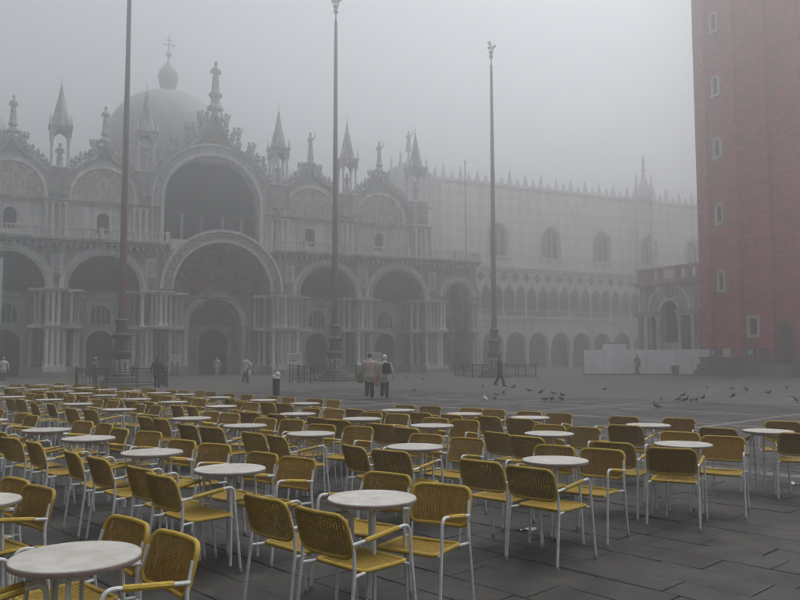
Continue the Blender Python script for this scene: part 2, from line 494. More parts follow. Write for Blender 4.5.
def slab_rank(s):
    x, y = uv2xy((s[0] + s[1]) / 2, (s[2] + s[3]) / 2)
    if y < 1.5: return 1e6
    a, b = px(x, y, 0)
    if not (-60 < a < 860 and b < 640): return 1e5 + y
    return y / math.sqrt((s[1] - s[0]) * (s[3] - s[2]) + 0.05)
slabs.sort(key=slab_rank)
for s in slabs[:300]:
    mb = MB()
    ox, oy = uv2xy((s[0] + s[1]) / 2, (s[2] + s[3]) / 2)
    slab_geo(mb, *s[:4], ox, oy)
    mb.build('paving_slab', 'istrian_strip' if s[4] else 'trachyte', pav, smooth=0, loc=(ox, oy, 0))
for pale, nm in ((False, 'trachyte'), (True, 'istrian_strip')):
    mb = MB()
    for s in slabs[300:]:
        if s[4] == pale: slab_geo(mb, *s[:4])
    o = mb.build('paving_field' if not pale else 'paving_strips', nm, pav, smooth=0)
    o['kind'] = 'stuff'

# ------------------------------------------------------------------ carved pieces shared by the buildings
def remeshed(mb, name, mats, voxel, smooth=60):
    """one closed surface from overlapping pieces"""
    me = mb.mesh(name + '_source', mats, 0)
    o = bpy.data.objects.new('tmp', me)
    COL.objects.link(o)
    md = o.modifiers.new('r', 'REMESH'); md.mode = 'VOXEL'; md.voxel_size = voxel; md.use_smooth_shade = True
    dg = bpy.context.evaluated_depsgraph_get()
    out = bpy.data.meshes.new_from_object(o.evaluated_get(dg))
    out.name = name
    bpy.data.objects.remove(o)
    bpy.data.meshes.remove(me)
    out.materials.clear()
    for m in (mats if isinstance(mats, (list, tuple)) else [mats]): out.materials.append(MATS[m])
    return out
def statue_mesh(name, wings=False, arm='book', mat='carved'):
    mb = MB()
    mb.lathe([(0.30, 0), (0.31, 0.08), (0.27, 0.12), (0.27, 0.18)], seg=10)
    prof = [(0.25, 0.15), (0.25, 0.3), (0.21, 0.75), (0.18, 1.05), (0.19, 1.15), (0.235, 1.42), (0.22, 1.52), (0.09, 1.6), (0.075, 1.68)]
    mb.lathe(prof, seg=12, sx=1.0, sy=0.72)
    for k in range(7):
        a = 2 * math.pi * k / 7 + 0.3
        mb.tube([(0.24 * math.cos(a), 0.17 * math.sin(a), 0.16), (0.17 * math.cos(a + 0.15), 0.13 * math.sin(a + 0.15), 1.1)], [0.05, 0.03], 6)
    mb.ball((0, -0.02, 1.79), (0.115, 0.125, 0.15))
    mb.ball((0, 0.03, 1.80), (0.13, 0.12, 0.15))
    mb.tube([(-0.22, 0, 1.47), (-0.33, -0.03, 1.2), (-0.18, -0.2, 1.15)], [0.08, 0.07, 0.05], 7)
    if arm == 'raised': mb.tube([(0.22, 0, 1.47), (0.40, -0.06, 1.6), (0.42, -0.14, 1.95)], [0.08, 0.065, 0.045], 7)
    else:
        mb.tube([(0.22, 0, 1.47), (0.32, -0.03, 1.2), (0.12, -0.22, 1.22)], [0.08, 0.07, 0.05], 7)
        mb.box(-0.05, 0.2, -0.3, -0.2, 1.15, 1.4)
    if wings:
        for s in (-1, 1):
            pts = [(s * 0.08, 1.45), (s * 0.30, 1.95), (s * 0.52, 1.85), (s * 0.50, 1.2), (s * 0.34, 0.7)]
            if s > 0: pts = pts[::-1]
            mb.poly_y(pts[::-1] if False else pts, 0.12, 0.22)
    return remeshed(mb, name, mat, 0.035)
STAT = [statue_mesh('statue_a'), statue_mesh('statue_b', False, 'raised'), statue_mesh('angel_a', True, 'raised'), statue_mesh('angel_b', True)]
def crocket_mesh():
    mb = MB()
    mb.tube([(0, 0, -0.25), (0, 0, 0.25), (0.05, 0, 0.5)], [0.13, 0.12, 0.05], 6)
    r2 = random.Random(5)
    for k in range(7):
        a = 2 * math.pi * k / 7
        mb.tube([(0, 0, 0.05), (0.22 * math.cos(a), 0.16 * math.sin(a), 0.28), (0.38 * math.cos(a), 0.25 * math.sin(a), 0.22 + r2.uniform(-0.1, 0.2))], [0.09, 0.10, 0.03], 6)
    for k in range(4):
        a = 2 * math.pi * k / 4 + 0.4
        mb.tube([(0, 0, 0.3), (0.12 * math.cos(a), 0.1 * math.sin(a), 0.55), (0.26 * math.cos(a), 0.2 * math.sin(a), 0.62)], [0.08, 0.08, 0.03], 6)
    mb.ball((0, 0, 0.72), 0.12)
    return remeshed(mb, 'crocket', 'carved', 0.04)
CROCKET = crocket_mesh()
def column_mesh(name, h, r, mat, cap=True, seg=14):
    mb = MB()
    k = r / 0.2
    p = [(0.30 * k, 0), (0.30 * k, 0.08), (0.27 * k, 0.10), (0.28 * k, 0.16), (0.22 * k, 0.2), (r, 0.26), (r * 1.01, h * 0.4), (r * 0.92, h - 0.48),
         (r * 1.05, h - 0.46), (r * 1.05, h - 0.42), (r * 0.95, h - 0.4), (r * 1.15, h - 0.25), (r * 1.35, h - 0.14), (r * 1.6, h - 0.09)]
    mb.lathe(p, seg=seg)
    q = r * 1.55
    mb.box(-q, q, -q, q, h - 0.088, h)
    mb.box(-q, q, -q, q, -0.06, -0.002)
    return mb.mesh(name, mat, 40)

# ------------------------------------------------------------------ basilica
BA = R(25.6)
bas = thing('basilica', 'domed marble basilica with five deep arched portals, balustraded terrace and gothic pinnacles', 'basilica', (-16.7, 73.0, 0), BA)
ZS = 7.65                                              # springing of the portals
BAYS = [(-27.7, -22.55, -25.35, 1.5), (-22.55, -14.2, -18.2, 2.95), (-14.2, -6.35, -10.45, 2.95),
        (6.35, 14.2, 10.45, 2.95), (14.2, 22.55, 18.2, 2.95), (22.55, 27.7, 25.35, 1.5)]
DEEP = 3.2
mb = MB()
for x0, x1, c, r in BAYS:
    zs = ZS if r > 2 else 8.1
    mb.arch_wall(x0, x1, 0, 11.5, c, r, zs, 0, DEEP)
def main_top(x):
    d = 5.7 ** 2 - x * x
    return max(11.5, 7.85 + math.sqrt(d)) if d > 0 else 11.5
mb.arch_wall(-6.35, 6.35, 0, 11.5, 0, 4.55, 7.85, 0, DEEP, 36, top=main_top)
fw = mb.build('portal_wall', 'marble_grey', bas)
# back walls, lunettes and doors inside the portals
for x0, x1, c, r in BAYS:
    if r < 2:
        MB().box(c - r - 0.05, c + r + 0.05, DEEP + 0.004, DEEP + 0.5, 0, 10.0).build('niche_wall', 'marble_grey', bas)
        mb = MB().box(c - 0.75, c + 0.75, DEEP - 0.12, DEEP - 0.02, 0.6, 3.4)
        mb.build('niche_panel', 'marble_dark', bas)
        continue
    w = r + 0.05
    mb = MB()
    mb.arch_wall(c - w, c + w, 0, 4.35, c, 1.15, 2.95, DEEP + 0.004, DEEP + 0.7, 12)
    mb.box(c - w, c + w, DEEP + 0.004, DEEP + 0.7, 4.35, 11.0)
    mb.build('portal_back_wall', 'marble_panel', bas)
    dz = MB().box(c - 1.2, c + 1.2, DEEP + 0.45, DEEP + 0.6, 0.0, 4.2)
    d = dz.build('door', 'bronze_door', bas)
    for sx in (-0.6, 0.6):
        for z in (0.5, 1.5, 2.5):
            MB().box(c + sx - 0.42, c + sx + 0.42, DEEP + 0.40, DEEP + 0.446, z, z + 0.75).build('door_panel', 'bronze_door', d, smooth=0)
    # door surround, window above and mosaic lunette
    mb = MB().arch_band(c, 2.95, 1.16, 1.5, DEEP - 0.18, DEEP, leg=2.95, n=14)
    mb.build('door_surround', 'marble_pale', bas)
    MB().box(c - w + 0.3, c + w - 0.3, DEEP - 0.28, DEEP, 7.0, 7.35).build('cornice', 'marble_pale', bas)
    mb = MB().arch_wall(c - 1.25, c + 1.25, 4.75, 6.8, c, 0.85, 5.55, DEEP - 0.16, DEEP, 14)
    wn_ = mb.build('window', 'marble_pale', bas)
    MB().box(c - 0.86, c + 0.86, DEEP - 0.06, DEEP - 0.01, 4.76, 6.5).build('pane', 'dark_glass', wn_)
    for k in (-0.42, 0, 0.42):
        MB().box(c + k - 0.05, c + k + 0.05, DEEP - 0.14, DEEP - 0.064, 4.76, 6.3).build('mullion', 'marble_pale', wn_)
    # half-dome mosaic: quarter-sphere shell inside the vault
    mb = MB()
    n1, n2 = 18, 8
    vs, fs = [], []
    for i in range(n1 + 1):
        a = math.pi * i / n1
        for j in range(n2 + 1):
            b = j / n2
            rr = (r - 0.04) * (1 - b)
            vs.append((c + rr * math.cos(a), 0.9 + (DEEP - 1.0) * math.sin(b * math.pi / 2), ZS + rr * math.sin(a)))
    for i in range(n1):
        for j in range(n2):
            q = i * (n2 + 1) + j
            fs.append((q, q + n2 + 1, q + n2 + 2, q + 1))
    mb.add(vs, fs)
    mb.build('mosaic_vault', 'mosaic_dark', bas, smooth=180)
# great portal
mb = MB().arch_wall(-4.7, 4.7, 0, 9.0, 0, 2.55, 4.75, DEEP + 0.004, DEEP + 1.2, 24)
mb.box(-4.7, 4.7, DEEP + 0.004, DEEP + 1.2, 9.0, 13.0)
mb.build('portal_back_wall', 'marble_panel', bas)
MB().arch_band(0, 4.75, 2.56, 3.15, DEEP - 0.35, DEEP, leg=0.0, n=26).build('door_surround', 'marble_pale', bas)
MB().arch_band(0, 4.75, 3.2, 3.45, DEEP - 0.2, DEEP, leg=0.0, n=26).build('archivolt', 'carved', bas)
for s in (-1, 1):
    link('column', column_mesh('great_door_column', 4.7, 0.24, 'marble_column'), bas, (s * 2.86, DEEP - 0.3, 0.06))
MB().poly_y([(-4.5, 7.5), (4.5, 7.5)] + arch_pts(0, 7.9, 4.48, 26), DEEP - 0.14, DEEP - 0.04).build('mosaic_lunette', 'mosaic_gold', bas)
MB().box(-4.5, 4.5, DEEP - 0.5, DEEP - 0.15, 7.3, 7.49).build('cornice', 'marble_grey', bas)
mb = MB().arch_wall(-2.7, 2.7, 0, 4.55, 0, 1.4, 2.9, DEEP + 0.75, DEEP + 1.15, 16)
mb.poly_y([(-2.7, 4.553), (2.7, 4.553)] + arch_pts(0, 4.75, 2.7, 20), DEEP + 0.75, DEEP + 1.15)
mb.build('door_wall', 'marble_grey', bas)
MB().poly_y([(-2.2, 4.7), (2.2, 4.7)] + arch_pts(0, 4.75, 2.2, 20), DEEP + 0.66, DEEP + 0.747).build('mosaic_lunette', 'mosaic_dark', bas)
MB().arch_band(0, 2.9, 1.42, 1.75, DEEP + 0.55, DEEP + 0.747, leg=2.9, n=16).build('door_frame', 'marble_grey', bas)
dm = MB().box(-1.7, 1.7, DEEP + 1.5, DEEP + 1.65, 0, 4.5).build('door', 'bronze_door', bas)
for s in (-1, 1):
    for z in (0.4, 1.55, 2.7):
        MB().box(s * 0.7 - 0.55, s * 0.7 + 0.55, DEEP + 1.42, DEEP + 1.497, z, z + 0.95).build('door_panel', 'bronze_door', dm, smooth=0)
# archivolts (each of three stepped mouldings)
for x0, x1, c, r in BAYS:
    zs = ZS if r > 2 else 8.1
    a = MB().arch_band(c, zs, r + 0.02, r + 0.3, -0.42, 0.0, n=26).build('archivolt', 'carved', bas)
    MB().arch_band(c, zs, r + 0.32, r + 0.62, -0.26, 0.0, n=26).build('outer_moulding', 'marble_pale', a)
    MB().arch_band(c, zs, r + 0.63, r + 0.75, -0.34, 0.0, n=26).build('hood_moulding', 'marble_pale', a)
a = MB().arch_band(0, 7.85, 4.57, 4.78, -0.5, 0.0, n=36).build('archivolt', 'marble_pale', bas)
MB().arch_band(0, 7.85, 4.8, 5.5, -0.36, 0.0, n=36).build('carved_band', 'carved', a)
MB().arch_band(0, 7.85, 5.52, 5.78, -0.55, 0.3, n=36).build('hood_moulding', 'marble_pale', a)
for k in range(21):                                    # foliage bosses on the great arch
    t = math.pi * (k + 0.5) / 21
    link('boss', CROCKET, a, (5.15 * math.cos(t), -0.36, 7.85 + 5.15 * math.sin(t)), (R(90), 0, 0), (0.55, 0.55, 0.3))
# column clusters on the piers, two tiers
C_LO, C_HI = column_mesh('lower_column', 3.3, 0.19, 'marble_column'), column_mesh('upper_column', 2.85, 0.165, 'marble_column')
D_LO, D_HI = column_mesh('lower_dark_column', 3.3, 0.19, 'marble_dark'), column_mesh('upper_dark_column', 2.85, 0.165, 'marble_dark')
def cluster(x0, x1, n):
    for i in range(n):
        x = x0 + (x1 - x0) * (i + 0.5) / n
        dark = rnd.random() < 0.1
        link('column', D_LO if dark else C_LO, bas, (x, -0.42, 0.86))
        dark = rnd.random() < 0.08
        link('column', D_HI if dark else C_HI, bas, (x, -0.38, 4.52))
    MB().box(x0 - 0.1, x1 + 0.1, -0.95, -0.004, 0.0, 0.42).build('plinth', 'marble_grey', bas)
    MB().box(x0 - 0.02, x1 + 0.02, -0.82, -0.004, 0.42, 0.8).build('plinth', 'marble_pale', bas)
    e = MB().box(x0 - 0.05, x1 + 0.05, -0.76, -0.004, 4.17, 4.33)
    e.box(x0 - 0.12, x1 + 0.12, -0.86, -0.004, 4.333, 4.455)
    e.build('entablature', 'marble_pale', bas)
    e = MB().box(x0 - 0.05, x1 + 0.05, -0.7, -0.004, 7.38, 7.52)
    e.box(x0 - 0.12, x1 + 0.12, -0.8, -0.004, 7.523, 7.65)
    e.build('entablature', 'marble_pale', bas)
for s in (-1, 1):
    for a, b, n in ((4.62, 7.45, 7), (13.45, 15.2, 4), (21.2, 23.8, 6), (26.9, 27.75, 2)):
        cluster(*(sorted((s * a, s * b))), n)
for x0, x1, c, r in BAYS:                              # splayed jambs
    if r < 2: continue
    for s in (-1, 1):
        for k in range(3):
            x, y = c + s * (r - 0.3 - 0.32 * k), 0.55 + 0.75 * k
            dark = rnd.random() < 0.15
            link('column', D_LO if dark else C_LO, bas, (x, y, 0.86))
            link('column', D_HI if rnd.random() < 0.15 else C_HI, bas, (x, y, 4.52))
        xs = sorted((c + s * (r - 0.003), c + s * (r - 1.25)))
        for z0, z1, m in ((0, 0.8, 'marble_grey'), (4.17, 4.455, 'marble_pale'), (7.38, 7.6, 'marble_pale')):
            MB().poly_y([(xs[0], z0), (xs[1], z0), (xs[1], z1), (xs[0], z1)], 0.12, 2.6).build('jamb_ledge', m, bas)
for s in (-1, 1):
    for k in range(4):
        x, y = s * (4.55 - 0.32 - 0.3 * k), 0.55 + 0.68 * k
        link('column', C_LO, bas, (x, y, 0.86))
        link('column', C_HI, bas, (x, y, 4.52))
    xs = sorted((s * 4.547, s * 3.1))
    for z0, z1, m in ((0, 0.8, 'marble_grey'), (4.17, 4.455, 'marble_pale'), (7.38, 7.6, 'marble_pale')):
        MB().poly_y([(xs[0], z0), (xs[1], z0), (xs[1], z1), (xs[0], z1)], 0.12, 2.75).build('jamb_ledge', m, bas)
# relief panels in the spandrels
for x in (-22.3, -14.35, -6.55, 6.55, 14.35, 22.3):
    p = MB().box(x - 0.5, x + 0.5, -0.1, -0.004, 8.75, 10.6).build('relief_panel', 'marble_pale', bas)
    MB().box(x - 0.4, x + 0.4, -0.16, -0.103, 8.87, 10.48).build('panel_slab', 'marble_panel', p)
    link('relief', STAT[0], p, (x, -0.16, 8.95), (0, 0, 0), (0.75, 0.3, 0.7))
# terrace, cornice, balustrade
mb = MB()
for a, b in ((-27.9, -5.0), (5.0, 27.9)):
    mb.box(a, b, -0.55, 9.0, 11.503, 11.75)
    mb.box(a - 0.1 if a < 0 else a, b + 0.1 if b > 0 else b, -0.8, 9.0, 11.753, 12.0)
mb.box(-5.0, 5.0, DEEP + 0.1, 9.0, 11.755, 12.0)
mb.build('terrace', 'marble_grey', bas)
mb = MB()                                              # corbels under the terrace edge
x = -27.6
while x < 27.7:
    if abs(x) > 5.4: mb.box(x - 0.09, x + 0.09, -0.5, -0.004, 11.2, 11.5)
    x += 0.55
o = mb.build('corbel_row', 'marble_pale', bas, smooth=0); o['kind'] = 'stuff'
def balustrade(parent, x0, x1, y, z, h, step, mat, posts=3.0, rot=False):
    mb = MB()
    k = 0.09
    n = max(2, int((x1 - x0) / step))
    for i in range(n):
        x = x0 + (x1 - x0) * (i + 0.5) / n
        if rot: mb.lathe([(k * 0.6, 0.1), (k * 0.9, h * 0.4), (k * 0.45, h * 0.6), (k * 0.7, h - 0.12)], (y, x, z), 6)
        else: mb.lathe([(k * 0.6, 0.1), (k * 0.9, h * 0.4), (k * 0.45, h * 0.6), (k * 0.7, h - 0.12)], (x, y, z), 6)
    o = mb.build('baluster_row', mat, parent); o['kind'] = 'stuff'
    mb = MB()
    for z0, z1 in ((z + 0.002, z + 0.1), (z + h - 0.12, z + h)):
        if rot: mb.box(y - 0.14, y + 0.14, x0, x1, z0, z1)
        else: mb.box(x0, x1, y - 0.14, y + 0.14, z0, z1)
    mb.build('rail', mat, parent)
    m = max(1, round((x1 - x0) / posts))
    for i in range(m + 1):
        x = x0 + (x1 - x0) * i / m
        a, b = (y, x) if rot else (x, y)
        MB().box(a - 0.17, a + 0.17, b - 0.17, b + 0.17, z + 0.003, z + h + 0.1).build('balustrade_post', mat, parent)
balustrade(bas, -27.8, -5.15, -0.5, 12.0, 0.95, 0.3, 'marble_pale')
balustrade(bas, 5.15, 27.8, -0.5, 12.0, 0.95, 0.3, 'marble_pale')
balustrade(bas, -0.2, 8.8, 27.7, 12.0, 0.95, 0.3, 'marble_pale', rot=True)

# upper order, set back on the terrace
UY = 5.0
UB = [(-22.6, -14.4, -18.2, 2.75), (-14.4, -6.5, -10.3, 2.75), (6.5, 14.6, 10.3, 2.75), (14.6, 22.8, 18.35, 2.75)]
ZL = 16.75
def ogee_gable(c, r0, zs, apex, n=14):
    """outline right to left of an ogee crowned gable over a round arch"""
    pts = []
    a1 = math.radians(66)
    xe, ze = r0 * math.cos(a1), zs + r0 * math.sin(a1)
    for i in range(n + 1):
        t = i / n
        if t < 0.6:
            a = t / 0.6 * a1
            x, z = r0 * math.cos(a), zs + r0 * math.sin(a)
        else:
            w = (t - 0.6) / 0.4
            x = xe * (1 - w)
            z = ze + (apex - ze) * (0.35 * w + 0.65 * w ** 2.2)
        pts.append((c + x, z))
    return pts + [(2 * c - x, z) for x, z in pts[-2::-1]]
mb = MB()
mb.arch_wall(-6.5, 6.5, 12.0, 19.0, 0, 4.75, 17.1, UY, UY + 1.6, 36, top=lambda x: max(19.0, 17.1 + math.sqrt(max(0.0, 5.9 ** 2 - x * x))))
for x0, x1, c, r in UB:
    mb.arch_wall(x0, x1, 12.0, 19.0, c, 0.55, 14.75, UY, UY + 1.6, 12, top=lambda x, c=c: max(18.6, ZL + math.sqrt(max(0.0, 3.45 ** 2 - (x - c) ** 2))))
mb.box(-24.3, -22.6, UY, UY + 1.6, 12.0, 18.6)
mb.box(22.8, 24.5, UY, UY + 1.6, 12.0, 18.6)
mb.build('upper_wall', 'marble_panel', bas)
for x0, x1, c, r in UB:
    w = MB().arch_band(c, 14.75, 0.56, 0.74, UY - 0.12, UY, leg=1.3, n=12).build('window', 'marble_pale', bas)
    MB().box(c - 0.56, c + 0.56, UY + 0.4, UY + 0.5, 13.3, 15.35).build('pane', 'dark_glass', w)
    MB().box(c - 0.75, c + 0.75, UY - 0.2, UY + 0.4, 12.9, 13.3).build('sill', 'marble_pale', w)
    MB().poly_y([(c - r + 0.02, ZL - 0.4), (c + r - 0.02, ZL - 0.4)] + arch_pts(c, ZL, r - 0.02, 24), UY - 0.14, UY - 0.003).build('mosaic_lunette', 'mosaic_grey', bas)
    lr = random.Random(int(c * 10))
    for k in range(9):                                 # figures of the lunette scene, in low relief
        xx = c + (k - 4) * 0.52
        link('relief', STAT[k % 2], bas, (xx, UY - 0.15, ZL - 0.38), (0, 0, 0), (0.62, 0.22, (0.62 + 0.45 * math.cos((k - 4) * 0.36)) * lr.uniform(0.85, 1.05)))
    a = MB().arch_band(c, ZL, r, r + 0.3, UY - 0.42, UY, leg=0.4, n=26).build('archivolt', 'marble_pale', bas)
    MB().arch_band(c, ZL, r + 0.31, r + 0.7, UY - 0.3, UY, leg=0.4, n=26).build('carved_band', 'carved', a)
    g = MB()
    o_ = ogee_gable(c, r + 0.98, ZL, 22.3)
    i_ = ogee_gable(c, r + 0.72, ZL, 21.6)
    m = len(o_)
    vs = [(x, UY - 0.5, z) for x, z in i_] + [(x, UY - 0.5, z) for x, z in o_] + [(x, UY + 0.3, z) for x, z in i_] + [(x, UY + 0.3, z) for x, z in o_]
    fs = []
    for i in range(m - 1):
        fs += [(i, m + i, m + i + 1, i + 1), (2 * m + i + 1, 3 * m + i + 1, 3 * m + i, 2 * m + i), (i + 1, 2 * m + i + 1, 2 * m + i, i), (m + i, 3 * m + i, 3 * m + i + 1, m + i + 1)]
    g.add(vs, fs)
    gb = g.build('gable', 'marble_grey', bas)
    MB().poly_y(i_[::1], UY + 0.02, UY + 0.9).build('gable_field', 'carved', gb)
    for k in range(3, m - 3):
        if abs(k - m // 2) < 2: continue
        x, z = o_[k]
        link('crocket', CROCKET, gb, (x, UY - 0.1, z + 0.15), (0, 0, rnd.uniform(0, 6)), (1.0, 1.0, rnd.uniform(1.0, 1.35)))
    link('statue', STAT[1 if c > 0 else 0], bas, (c, UY - 0.1, 22.9), (0, 0, 0), (1.15, 1.15, 1.42))
    pm = MB().lathe([(0.55, 0), (0.5, 0.25), (0.28, 0.35), (0.25, 0.55), (0.42, 0.66), (0.42, 0.75)], seg=8)
    pm.build('pedestal', 'carved', bas, loc=(c, UY - 0.1, 22.15))
    for s in (-1, 1):
        link('statue', STAT[2 + (s > 0)], bas, (c + s * 1.0, UY - 0.1, 21.0), (0, 0, 0), (0.75, 0.75, 0.7))
# cornice between storeys, with the great window interrupting it
for a, b in ((-24.5, -6.2), (6.2, 24.7)):
    mb = MB().box(a, b, UY - 0.38, UY - 0.003, 16.0, 16.2)
    mb.box(a - 0.05, b + 0.05, UY - 0.5, UY - 0.003, 16.203, 16.34)
    mb.build('cornice', 'marble_grey', bas)
for x in (-22.9, -14.4, -6.7, 6.9, 14.75, 23.1):       # shafts on the upper piers
    for dx in (-0.85, -0.3, 0.3, 0.85):
        link('column', C_HI, bas, (x + dx, UY - 0.25, 12.08), 0, (0.9, 0.9, 1.37))
# great window: glazed recess behind small columns
a = MB().arch_band(0, 17.1, 4.77, 5.1, UY - 0.5, UY, leg=5.1, n=36).build('archivolt', 'marble_pale', bas)
MB().arch_band(0, 17.1, 5.12, 5.75, UY - 0.36, UY, leg=0.8, n=36).build('carved_band', 'carved', a)
MB().arch_band(0, 17.1, 5.77, 6.0, UY - 0.5, UY + 0.2, leg=0.8, n=36).build('hood_moulding', 'marble_pale', a)
gw = MB().poly_y([(-4.75, 12.0), (4.75, 12.0)] + arch_pts(0, 17.1, 4.74, 30), UY + 1.62, UY + 1.7).build('window', 'dark_glass', bas)
for k in range(-4, 5):
    h = 17.1 + math.sqrt(4.7 ** 2 - k * k) - 12.05
    MB().box(k - 0.04, k + 0.04, UY + 1.54, UY + 1.618, 12.02, 12.02 + h).build('mullion', 'iron', gw)
for z in (16.2, 17.6, 19.0, 20.4):
    w = 4.72 if z <= 17.1 else math.sqrt(4.7 ** 2 - (z - 17.1) ** 2)
    MB().box(-w, w, UY + 1.5, UY + 1.538, z - 0.05, z + 0.05).build('glazing_bar', 'iron', gw)
WC = column_mesh('window_column', 3.9, 0.17, 'marble_grey')
for x in (-2.9, -0.95, 1.15, 3.1): link('column', WC, bas, (x, UY + 0.8, 12.06))
MB().box(-4.7, 4.7, UY + 0.65, UY + 0.95, 15.97, 16.15).build('beam', 'bronze', bas)
# great gable with angels and the saint on top
o_, i_ = ogee_gable(0, 6.25, 17.1, 26.9, 20), ogee_gable(0, 5.95, 17.1, 25.9, 20)
m = len(o_)
g = MB()
vs = [(x, UY - 0.6, z) for x, z in i_] + [(x, UY - 0.6, z) for x, z in o_] + [(x, UY + 0.4, z) for x, z in i_] + [(x, UY + 0.4, z) for x, z in o_]
fs = []
for i in range(m - 1):
    fs += [(i, m + i, m + i + 1, i + 1), (2 * m + i + 1, 3 * m + i + 1, 3 * m + i, 2 * m + i), (i + 1, 2 * m + i + 1, 2 * m + i, i), (m + i, 3 * m + i, 3 * m + i + 1, m + i + 1)]
g.add(vs, fs)
gb = g.build('gable', 'marble_grey', bas)
mb = MB()
arc = arch_pts(0, 17.1, 5.92, 40)
top = [p for p in i_ if p[1] > 21.6]
mb.poly_y([(4.0, 21.4)] + top + [(-4.0, 21.4)], UY - 0.05, UY + 1.2)
mb.build('gable_field', 'carved', gb)
mb = MB()                                              # the winged lion relief on the gable field
mb.tube([(-1.3, 0, 0.55), (-0.5, -0.05, 0.62), (0.5, -0.05, 0.66), (0.95, -0.05, 0.85)], [0.2, 0.32, 0.36, 0.3], 9)
mb.ball((1.15, -0.1, 1.1), (0.3, 0.22, 0.3))
mb.ball((1.42, -0.14, 1.02), (0.14, 0.13, 0.12))
for x, dx in ((-1.2, 0.0), (-0.8, 0.1), (0.6, 0.1), (0.95, 0.45)):
    mb.tube([(x, -0.02, 0.5), (x + dx * 0.3, -0.04, 0.25), (x + dx, -0.05, 0.0), (x + dx + 0.14, -0.06, -0.02)], [0.15, 0.1, 0.08, 0.08], 7)
mb.tube([(-1.4, 0, 0.6), (-1.75, 0, 0.8), (-1.7, 0, 1.15), (-1.55, 0, 1.3)], [0.07, 0.05, 0.05, 0.09], 6)
for k in range(5):
    mb.tube([(0.3, 0, 0.85), (0.1 - 0.3 * k, 0, 1.25 + 0.1 * k), (-0.25 - 0.36 * k, 0, 1.9 - 0.12 * k)], [0.12, 0.12, 0.04], 6)
mb.box(1.1, 1.65, -0.12, 0.05, 0.15, 0.6)
link('lion_relief', remeshed(mb, 'lion_relief', 'gilt', 0.045), gb, (0, UY - 0.15, 23.05), 0, (0.62, 0.6, 0.62))
for k in range(3, m - 3):
    x, z = o_[k]
    if k % 2 == 0 and 0.9 < abs(x) < 6.2: link('crocket', CROCKET, gb, (x, UY - 0.1, z + 0.2), (0, 0, rnd.uniform(0, 6)), (1.2, 1.2, 1.4))
for s in (-1, 1):
    for x, z, sc in ((1.2, 24.2, 1.2), (2.5, 23.1, 1.1), (4.0, 21.9, 1.0), (5.1, 20.8, 0.9)):
        link('statue', STAT[3 if s < 0 else 2], bas, (s * x, UY - 0.1, z), (0, 0, s * 0.5), (sc, sc, sc))
MB().lathe([(0.85, 0), (0.8, 0.35), (0.5, 0.5), (0.45, 1.2), (0.7, 1.4), (0.72, 1.6), (0.5, 1.7)], seg=8).build('pedestal', 'carved', bas, loc=(0.1, UY - 0.1, 26.7))
link('statue', STAT[0], bas, (0.1, UY - 0.1, 28.35), (0, 0, 0), (1.6, 1.6, 1.78))
# pinnacles: open tabernacles with a saint inside and an octagonal spire
def pinnacle(x, y, zb, k=1.0):
    p = link('pinnacle', MB().box(-1.0 * k, 1.0 * k, -1.0 * k, 1.0 * k, zb - 2.4, zb).mesh('pinnacle_base', 'marble_grey', 0), bas, (x, y, 0))
    tc = MB().lathe([(0.1, 0), (0.1, 3.2)], seg=8).mesh('pinnacle_shaft', 'marble_pale')
    for sx in (-1, 1):
        for sy in (-1, 1):
            MB().lathe([(0.16, 0), (0.16, 0.2), (0.115, 0.25), (0.11, 2.6), (0.2, 2.85), (0.2, 2.95)], (sx * 0.74 * k, sy * 0.74 * k, zb), 8).build('shaft', 'marble_pale', p)
    MB().box(-1.1 * k, 1.1 * k, -1.1 * k, 1.1 * k, zb + 0.002, zb + 0.14).build('tabernacle_floor', 'marble_pale', p)
    can = MB()
    can.arch_wall(-0.95 * k, 0.95 * k, zb + 2.96, zb + 3.95, 0, 0.62 * k, zb + 2.97, -0.93 * k, -0.7 * k, 12, pointed=0.25)
    can.arch_wall(-0.95 * k, 0.95 * k, zb + 2.96, zb + 3.95, 0, 0.62 * k, zb + 2.97, 0.7 * k, 0.93 * k, 12, pointed=0.25)
    can.box(-0.95 * k, -0.72 * k, -0.7 * k, 0.7 * k, zb + 3.3, zb + 3.95)
    can.box(0.72 * k, 0.95 * k, -0.7 * k, 0.7 * k, zb + 3.3, zb + 3.95)
    can.box(-1.08 * k, 1.08 * k, -1.08 * k, 1.08 * k, zb + 3.953, zb + 4.1)
    can.build('canopy', 'marble_grey', p)
    sp = MB().lathe([(0.92 * k, zb + 4.103), (0.86 * k, zb + 4.4), (0.62 * k, zb + 5.4), (0.3 * k, zb + 6.9), (0.1 * k, zb + 7.9), (0.05, zb + 8.05)], seg=8).build('spire', 'marble_grey', p, smooth=0)
    MB().lathe([(0.05, zb + 8.0), (0.16, zb + 8.12), (0.05, zb + 8.26), (0.04, zb + 8.6), (0.1, zb + 8.66), (0.03, zb + 8.75), (0.02, zb + 9.15)], seg=8).build('finial', 'marble_pale', sp)
    for sx in (-1, 1):
        for sy in (-1, 1):
            MB().lathe([(0.14 * k, zb + 4.1), (0.12 * k, zb + 4.4), (0.03, zb + 5.1)], (sx * 0.92 * k, sy * 0.92 * k, 0), 6).build('corner_spike', 'marble_pale', p)
    link('statue', STAT[0], p, (0, 0, zb + 0.15), (0, 0, 0), (1.2, 1.2, 1.25))
for x, zb in ((-22.9, 19.2), (-14.2, 19.2), (-6.5, 19.6), (6.95, 19.5), (14.75, 19.2), (23.2, 19.1)):
    pinnacle(x, UY + 0.55, zb, 0.98)
